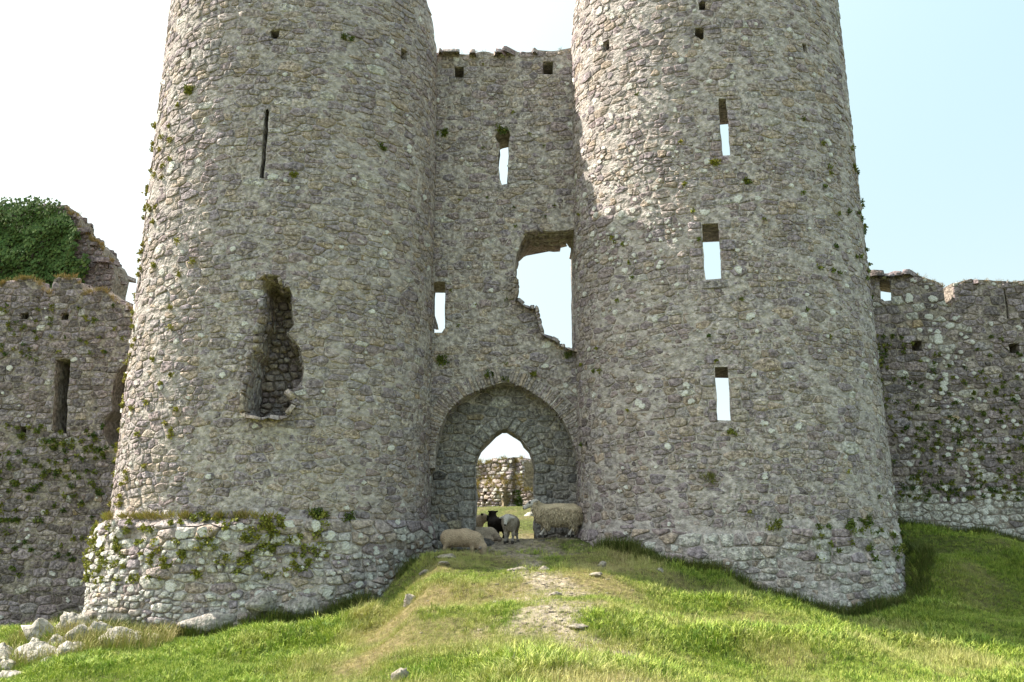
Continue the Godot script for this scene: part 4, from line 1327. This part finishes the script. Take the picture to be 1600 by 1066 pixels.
# ---------------------------------------------------------------- sheep
# bones: [from, to, r0, r1, kind]; kind 0 wool, 1 face, 2 leg, 3 dark nose and hoof
func sheep(label: String, at: Vector3, turn: float, bones: Array, cols: Array, lock: float, count_step: int, cell := 0.014):
	var lo := Vector3(9, 9, 9)
	var hi := -lo
	for b in bones:
		for e in 2:
			var r: float = b[2 + e] + 0.05
			lo = lo.min(b[e] - Vector3.ONE * r); hi = hi.max(b[e] + Vector3.ONE * r)
	var n := Vector3i(((hi - lo) / cell).ceil()) + Vector3i.ONE
	var val := PackedFloat32Array()
	val.resize(n.x * n.y * n.z)
	val.fill(1.0)
	# per bone, only cells near it; smooth union by sums of exponentials
	var sums := PackedFloat32Array()
	sums.resize(val.size())
	var kk := 55.0
	for b in bones:
		var A: Vector3 = b[0]
		var B: Vector3 = b[1]
		var rm := maxf(b[2], b[3]) + 0.085
		var l0 := Vector3i(((A.min(B) - Vector3.ONE * rm - lo) / cell).floor()).clamp(Vector3i.ZERO, n - Vector3i.ONE)
		var l1 := Vector3i(((A.max(B) + Vector3.ONE * rm - lo) / cell).ceil()).clamp(Vector3i.ZERO, n - Vector3i.ONE)
		var ab := B - A
		var ll := maxf(ab.length_squared(), 1e-6)
		for z in range(l0.z, l1.z + 1):
			for y in range(l0.y, l1.y + 1):
				for x in range(l0.x, l1.x + 1):
					var p := lo + Vector3(x, y, z) * cell
					var t := clampf((p - A).dot(ab) / ll, 0, 1)
					var d: float = (p - A - ab * t).length() - lerpf(b[2], b[3], t)
					if d < 0.12: sums[(z * n.y + y) * n.x + x] += exp(-kk * d)
	for k in val.size():
		val[k] = -log(sums[k]) / kk if sums[k] > 1e-6 else 0.5
	var vid := PackedInt32Array()
	vid.resize(val.size())
	vid.fill(-1)
	var b := Buf.new()
	var basis_ := Basis(Vector3.UP, turn)
	var loc := PackedVector3Array()
	for z in n.z - 1:
		for y in n.y - 1:
			for x in n.x - 1:
				var k := (z * n.y + y) * n.x + x
				var any := false
				var all := true
				var acc := Vector3.ZERO
				var cnt := 0
				var v8 := PackedFloat32Array()
				for c in 8:
					var q := k + (c & 1) + ((c >> 1) & 1) * n.x + ((c >> 2) & 1) * n.x * n.y
					v8.append(val[q])
					if val[q] < 0: any = true
					else: all = false
				if not any or all: continue
				for e in [[0, 1], [2, 3], [4, 5], [6, 7], [0, 2], [1, 3], [4, 6], [5, 7], [0, 4], [1, 5], [2, 6], [3, 7]]:
					var a: float = v8[e[0]]
					var d: float = v8[e[1]]
					if (a < 0) == (d < 0): continue
					var t := a / (a - d)
					var pa := Vector3(e[0] & 1, (e[0] >> 1) & 1, (e[0] >> 2) & 1)
					var pb := Vector3(e[1] & 1, (e[1] >> 1) & 1, (e[1] >> 2) & 1)
					acc += pa.lerp(pb, t); cnt += 1
				vid[k] = loc.size()
				loc.append(lo + (Vector3(x, y, z) + acc / cnt) * cell)
	for p in loc:
		var best := 9.0
		var kind := 0
		for bo in bones:
			var ab: Vector3 = bo[1] - bo[0]
			var t := clampf((p - bo[0]).dot(ab) / maxf(ab.length_squared(), 1e-6), 0, 1)
			var d: float = (p - bo[0] - ab * t).length() - lerpf(bo[2], bo[3], t)
			if d < best:
				best = d; kind = bo[4]
		var c: Color = cols[kind]
		var t := 0.95 + nf.get_noise_3d(p.x * 14, p.y * 14, p.z * 14) * 0.3
		b.c.append(Color(c.r * t, c.g * t, c.b * t, 1.0 if kind == 0 else 0.999))
		b.v.append(at + basis_ * p); b.n.append(Vector3.ZERO)
	var sy := n.x
	var sz := n.x * n.y
	for z in range(1, n.z - 1):
		for y in range(1, n.y - 1):
			for x in range(1, n.x - 1):
				var k := (z * n.y + y) * n.x + x
				var ins := val[k] < 0
				for ax in 3:
					var st: int = [1, sy, sz][ax]
					if (val[k + st] < 0) == ins: continue
					var u: int = [sy, sz, 1][ax]
					var w: int = [sz, 1, sy][ax]
					var q := [vid[k], vid[k - u], vid[k - u - w], vid[k - w]]
					if q.min() < 0: continue
					if ins: q.reverse()
					for e in [0, 1, 2, 0, 2, 3]: b.i.append(q[e])
	for k in range(0, b.i.size(), 3):
		var fa := b.v[b.i[k]]
		var fn := (b.v[b.i[k + 2]] - fa).cross(b.v[b.i[k + 1]] - fa)
		for e in 3: b.n[b.i[k + e]] += fn
	for k in b.n.size(): b.n[k] = b.n[k].normalized()
	var t := thing("sheep", label, "sheep", at, "sheep in the gateway")
	var fl := Buf.new()
	var wool: Color = cols[0]
	for k in range(0, b.v.size(), count_step):
		if b.c[k].a < 0.9995: continue
		var nn := b.n[k]
		if nn.y > 0.72: continue
		var flat := Vector3(nn.x, 0, nn.z)
		var d := (nn * 0.35 + Vector3.DOWN * (0.8 if nn.y < 0.75 else 0.1) + flat.normalized() * (0.0 if nn.y < 0.75 else 0.6) + rnd_dir() * 0.3).normalized()
		var sd := d.cross(nn).normalized()
		var tt := rng.randf_range(0.62, 1.15)
		var l := lock * rng.randf_range(0.7, 1.3)
		var p := b.v[k] - nn * 0.012
		var w := sd * lock * 0.2
		var e := p + d * l
		var m := p + d * l * 0.5 + nn * lock * 0.1
		var cc := Color(wool.r * tt, wool.g * tt, wool.b * tt)
		if (e - p).cross(m + w - p).dot(nn) > 0.0:
			fl.tri(p, m + w, e, cc); fl.tri(p, e, m - w, cc)
		else:
			fl.tri(p, e, m + w, cc); fl.tri(p, m - w, e, cc)
	build(b, "body", M.wool, t)
	if fl.v.size() > 0: build(fl, "fleece", M.wool, t)

func legs(spots: Array, kind := 2, r := 0.025) -> Array:   # each: hip, mid joint, foot
	var out := []
	for s in spots:
		out.append([s[0], s[1], r * 2.1, r * 1.15, 0 if s.size() < 4 else s[3]])
		out.append([s[1], s[2] + Vector3(0, 0.05, 0), r, r * 0.82, kind])
		out.append([s[2] + Vector3(0, 0.045, 0), s[2] + Vector3(0.02, 0.02, 0), r * 0.95, r * 1.05, 3])
	return out

func flock():
	print("sheep")
	var V := func(x, y, z): return Vector3(x, y, z)
	var cream := lin(0.80, 0.67, 0.47)
	var buff := lin(0.62, 0.49, 0.35)
	var pale := lin(0.66, 0.58, 0.48)
	var hoof := lin(0.10, 0.09, 0.08)
	# shaggy ewe, in profile, facing left
	var ew := [
		[V.call(-0.30, 0.50, 0), V.call(0.0, 0.49, 0), 0.185, 0.19, 0], [V.call(0.0, 0.49, 0), V.call(0.28, 0.50, 0), 0.19, 0.17, 0], [V.call(-0.34, 0.42, 0), V.call(-0.32, 0.36, 0), 0.13, 0.10, 0],
		[V.call(0.30, 0.53, 0), V.call(0.42, 0.65, 0), 0.14, 0.09, 0], [V.call(0.42, 0.64, 0), V.call(0.46, 0.69, 0), 0.08, 0.07, 0],
		[V.call(0.48, 0.695, 0), V.call(0.56, 0.665, 0), 0.064, 0.054, 1], [V.call(0.56, 0.665, 0), V.call(0.66, 0.60, 0), 0.050, 0.036, 1], [V.call(0.685, 0.588, 0), V.call(0.69, 0.585, 0), 0.016, 0.016, 3],
		[V.call(0.46, 0.735, 0.05), V.call(0.41, 0.735, 0.15), 0.024, 0.016, 1], [V.call(0.46, 0.735, -0.05), V.call(0.41, 0.735, -0.15), 0.024, 0.016, 1],
		[V.call(-0.46, 0.56, 0), V.call(-0.50, 0.36, 0), 0.05, 0.035, 0],
		[V.call(0.565, 0.695, 0.048), V.call(0.57, 0.694, 0.049), 0.011, 0.011, 3], [V.call(0.565, 0.695, -0.048), V.call(0.57, 0.694, -0.049), 0.011, 0.011, 3],
	]
	ew += legs([[V.call(0.26, 0.42, 0.09), V.call(0.27, 0.24, 0.09), V.call(0.24, 0, 0.09)], [V.call(0.24, 0.42, -0.09), V.call(0.22, 0.24, -0.09), V.call(0.36, 0, -0.09)],
		[V.call(-0.28, 0.40, 0.10), V.call(-0.36, 0.24, 0.10), V.call(-0.32, 0, 0.10)], [V.call(-0.26, 0.40, -0.10), V.call(-0.32, 0.24, -0.10), V.call(-0.22, 0, -0.10)]])
	sheep("shaggy cream ewe with a white face standing on the stone block at the gateway's right", Vector3(0.93, 0.075, 0.35), PI, ew, [cream, lin(0.88, 0.85, 0.80), lin(0.74, 0.69, 0.63), hoof], 0.10, 2)
	# lamb facing the camera
	var fr := [
		[V.call(-0.26, 0.42, 0), V.call(0.18, 0.43, 0), 0.165, 0.165, 0], [V.call(0.18, 0.44, 0), V.call(0.29, 0.50, 0.02), 0.12, 0.09, 0],
		[V.call(0.35, 0.515, 0.03), V.call(0.43, 0.475, 0.035), 0.064, 0.052, 1], [V.call(0.43, 0.475, 0.035), V.call(0.50, 0.385, 0.045), 0.046, 0.032, 1], [V.call(0.527, 0.372, 0.045), V.call(0.529, 0.37, 0.045), 0.012, 0.012, 3],
		[V.call(0.36, 0.535, 0.085), V.call(0.35, 0.515, 0.185), 0.026, 0.016, 1], [V.call(0.36, 0.535, -0.025), V.call(0.35, 0.515, -0.125), 0.026, 0.016, 1],
	]
	fr += legs([[V.call(0.17, 0.34, 0.08), V.call(0.18, 0.2, 0.08), V.call(0.17, 0, 0.09)], [V.call(0.17, 0.34, -0.08), V.call(0.18, 0.2, -0.08), V.call(0.18, 0, -0.06)],
		[V.call(-0.22, 0.33, 0.09), V.call(-0.28, 0.2, 0.09), V.call(-0.24, 0, 0.10)], [V.call(-0.22, 0.33, -0.09), V.call(-0.28, 0.2, -0.09), V.call(-0.2, 0, -0.13)]])
	sheep("pale lamb with a white face standing in the path, looking at the camera", Vector3(-0.03, ground_y(-0.03, 0.05) , 0.05), -PI / 2 - 0.12, fr, [pale, lin(0.80, 0.76, 0.70), lin(0.50, 0.46, 0.42), hoof], 0.03, 1)
	# grazing lamb, facing right, head down
	var gr := [
		[V.call(-0.28, 0.37, 0), V.call(0.05, 0.38, 0), 0.165, 0.165, 0], [V.call(0.05, 0.38, 0), V.call(0.24, 0.35, 0), 0.16, 0.145, 0],
		[V.call(0.28, 0.32, 0), V.call(0.39, 0.20, 0.02), 0.12, 0.085, 0], [V.call(0.39, 0.19, 0.02), V.call(0.41, 0.12, 0.03), 0.066, 0.055, 0], [V.call(0.41, 0.12, 0.03), V.call(0.42, 0.05, 0.04), 0.05, 0.035, 1],
		[V.call(0.37, 0.21, 0.08), V.call(0.34, 0.17, 0.14), 0.02, 0.015, 1], [V.call(0.37, 0.21, -0.05), V.call(0.34, 0.17, -0.11), 0.02, 0.015, 1], [V.call(0.42, 0.045, 0.04), V.call(0.425, 0.04, 0.04), 0.028, 0.026, 3],
	]
	gr += legs([[V.call(0.19, 0.30, 0.08), V.call(0.20, 0.17, 0.08), V.call(0.20, 0, 0.08)], [V.call(0.2, 0.30, -0.08), V.call(0.2, 0.17, -0.08), V.call(0.12, 0, -0.08)],
		[V.call(-0.28, 0.30, 0.09), V.call(-0.34, 0.17, 0.09), V.call(-0.31, 0, 0.09)], [V.call(-0.26, 0.30, -0.09), V.call(-0.30, 0.17, -0.09), V.call(-0.22, 0, -0.09)]])
	sheep("buff lamb grazing head down behind the grass hump", Vector3(-0.95, ground_y(-0.95, 1.25) - 0.01, 1.25), -0.12, gr, [buff, lin(0.42, 0.36, 0.30), lin(0.42, 0.33, 0.25), hoof], 0.025, 1)
	# lying lamb
	var ly := [
		[V.call(-0.25, 0.15, 0), V.call(0.15, 0.15, 0), 0.15, 0.145, 0], [V.call(0.15, 0.15, 0), V.call(0.27, 0.10, 0.02), 0.12, 0.085, 0], [V.call(0.27, 0.09, 0.03), V.call(0.36, 0.05, 0.05), 0.06, 0.042, 1], [V.call(0.37, 0.045, 0.05), V.call(0.375, 0.04, 0.05), 0.028, 0.026, 3],
		[V.call(0.25, 0.14, 0.08), V.call(0.22, 0.12, 0.14), 0.02, 0.014, 1],
		[V.call(-0.2, 0.08, 0.13), V.call(0.0, 0.04, 0.18), 0.06, 0.03, 0], [V.call(0.0, 0.035, 0.18), V.call(-0.14, 0.03, 0.2), 0.026, 0.024, 2],
		[V.call(0.1, 0.07, 0.12), V.call(0.22, 0.035, 0.16), 0.045, 0.028, 0], [V.call(0.22, 0.03, 0.16), V.call(0.1, 0.03, 0.18), 0.025, 0.022, 2],
	]
	sheep("lamb lying stretched out in the gateway beside the left jamb", Vector3(-0.62, ground_y(-0.62, -0.75) + 0.06, -0.75), -0.1, ly, [lin(0.66, 0.55, 0.43), lin(0.46, 0.38, 0.31), lin(0.42, 0.34, 0.27), hoof], 0.025, 1)
	# black faced sheep, half behind the jamb
	var bl := lin(0.018, 0.016, 0.015)
	var bf := [
		[V.call(-0.30, 0.46, 0), V.call(0.12, 0.47, 0), 0.185, 0.18, 0], [V.call(0.14, 0.50, 0), V.call(0.30, 0.60, 0), 0.14, 0.10, 0],
		[V.call(0.31, 0.62, 0), V.call(0.38, 0.60, 0), 0.068, 0.055, 1], [V.call(0.38, 0.60, 0), V.call(0.46, 0.52, 0), 0.052, 0.038, 1],
		[V.call(0.30, 0.66, 0.05), V.call(0.27, 0.70, 0.11), 0.02, 0.014, 1], [V.call(0.30, 0.66, -0.05), V.call(0.27, 0.70, -0.11), 0.02, 0.014, 1],
	]
	bf += legs([[V.call(0.12, 0.36, 0.09), V.call(0.13, 0.22, 0.09), V.call(0.12, 0, 0.09)], [V.call(0.12, 0.36, -0.09), V.call(0.13, 0.22, -0.09), V.call(0.15, 0, -0.09)], [V.call(-0.28, 0.36, 0.1), V.call(-0.34, 0.22, 0.1), V.call(-0.3, 0, 0.1)], [V.call(-0.28, 0.36, -0.1), V.call(-0.34, 0.22, -0.1), V.call(-0.3, 0, -0.1)]])
	sheep("black faced sheep half hidden behind the left jamb", Vector3(-0.98, ground_y(-1.0, -2.6), -2.6), -0.1, bf, [lin(0.66, 0.54, 0.40), bl, bl, bl], 0.03, 1)
	# black sheep, turned away to the left
	var bk := [
		[V.call(-0.22, 0.36, 0), V.call(0.12, 0.38, 0), 0.15, 0.15, 0], [V.call(0.12, 0.42, 0), V.call(0.22, 0.56, 0), 0.11, 0.085, 0], [V.call(0.23, 0.60, 0), V.call(0.29, 0.58, 0), 0.066, 0.052, 1], [V.call(0.29, 0.58, 0), V.call(0.36, 0.51, 0), 0.05, 0.036, 1],
		[V.call(0.21, 0.635, 0.05), V.call(0.18, 0.66, 0.12), 0.022, 0.015, 1], [V.call(0.21, 0.635, -0.05), V.call(0.18, 0.66, -0.12), 0.022, 0.015, 1],
	]
	bk += legs([[V.call(0.1, 0.3, 0.08), V.call(0.11, 0.18, 0.08), V.call(0.1, 0, 0.08)], [V.call(0.1, 0.3, -0.08), V.call(0.11, 0.18, -0.08), V.call(0.12, 0, -0.08)], [V.call(-0.2, 0.3, 0.08), V.call(-0.25, 0.18, 0.08), V.call(-0.22, 0, 0.08)], [V.call(-0.2, 0.3, -0.08), V.call(-0.25, 0.18, -0.08), V.call(-0.22, 0, -0.08)]])
	sheep("small all black sheep standing just beyond the gateway", Vector3(-0.36, ground_y(-0.36, -1.9), -1.9), PI / 2 + 0.45, bk, [lin(0.030, 0.022, 0.018), bl, bl, bl], 0.03, 1)

func _ready():
	rng.seed = 20240611
	nz.seed = 5; nz.frequency = 0.22; nz.fractal_octaves = 3
	nf.seed = 17; nf.frequency = 0.35; nf.fractal_octaves = 2
	camera_and_light()
	materials()
	terrain_table()
	ground()
	left_tower()
	right_tower()
	gate_wall()
	curtain_walls()
	ivy_house()
	far_ruin()
	rocks()
	flock()
	grass()
	print("done")
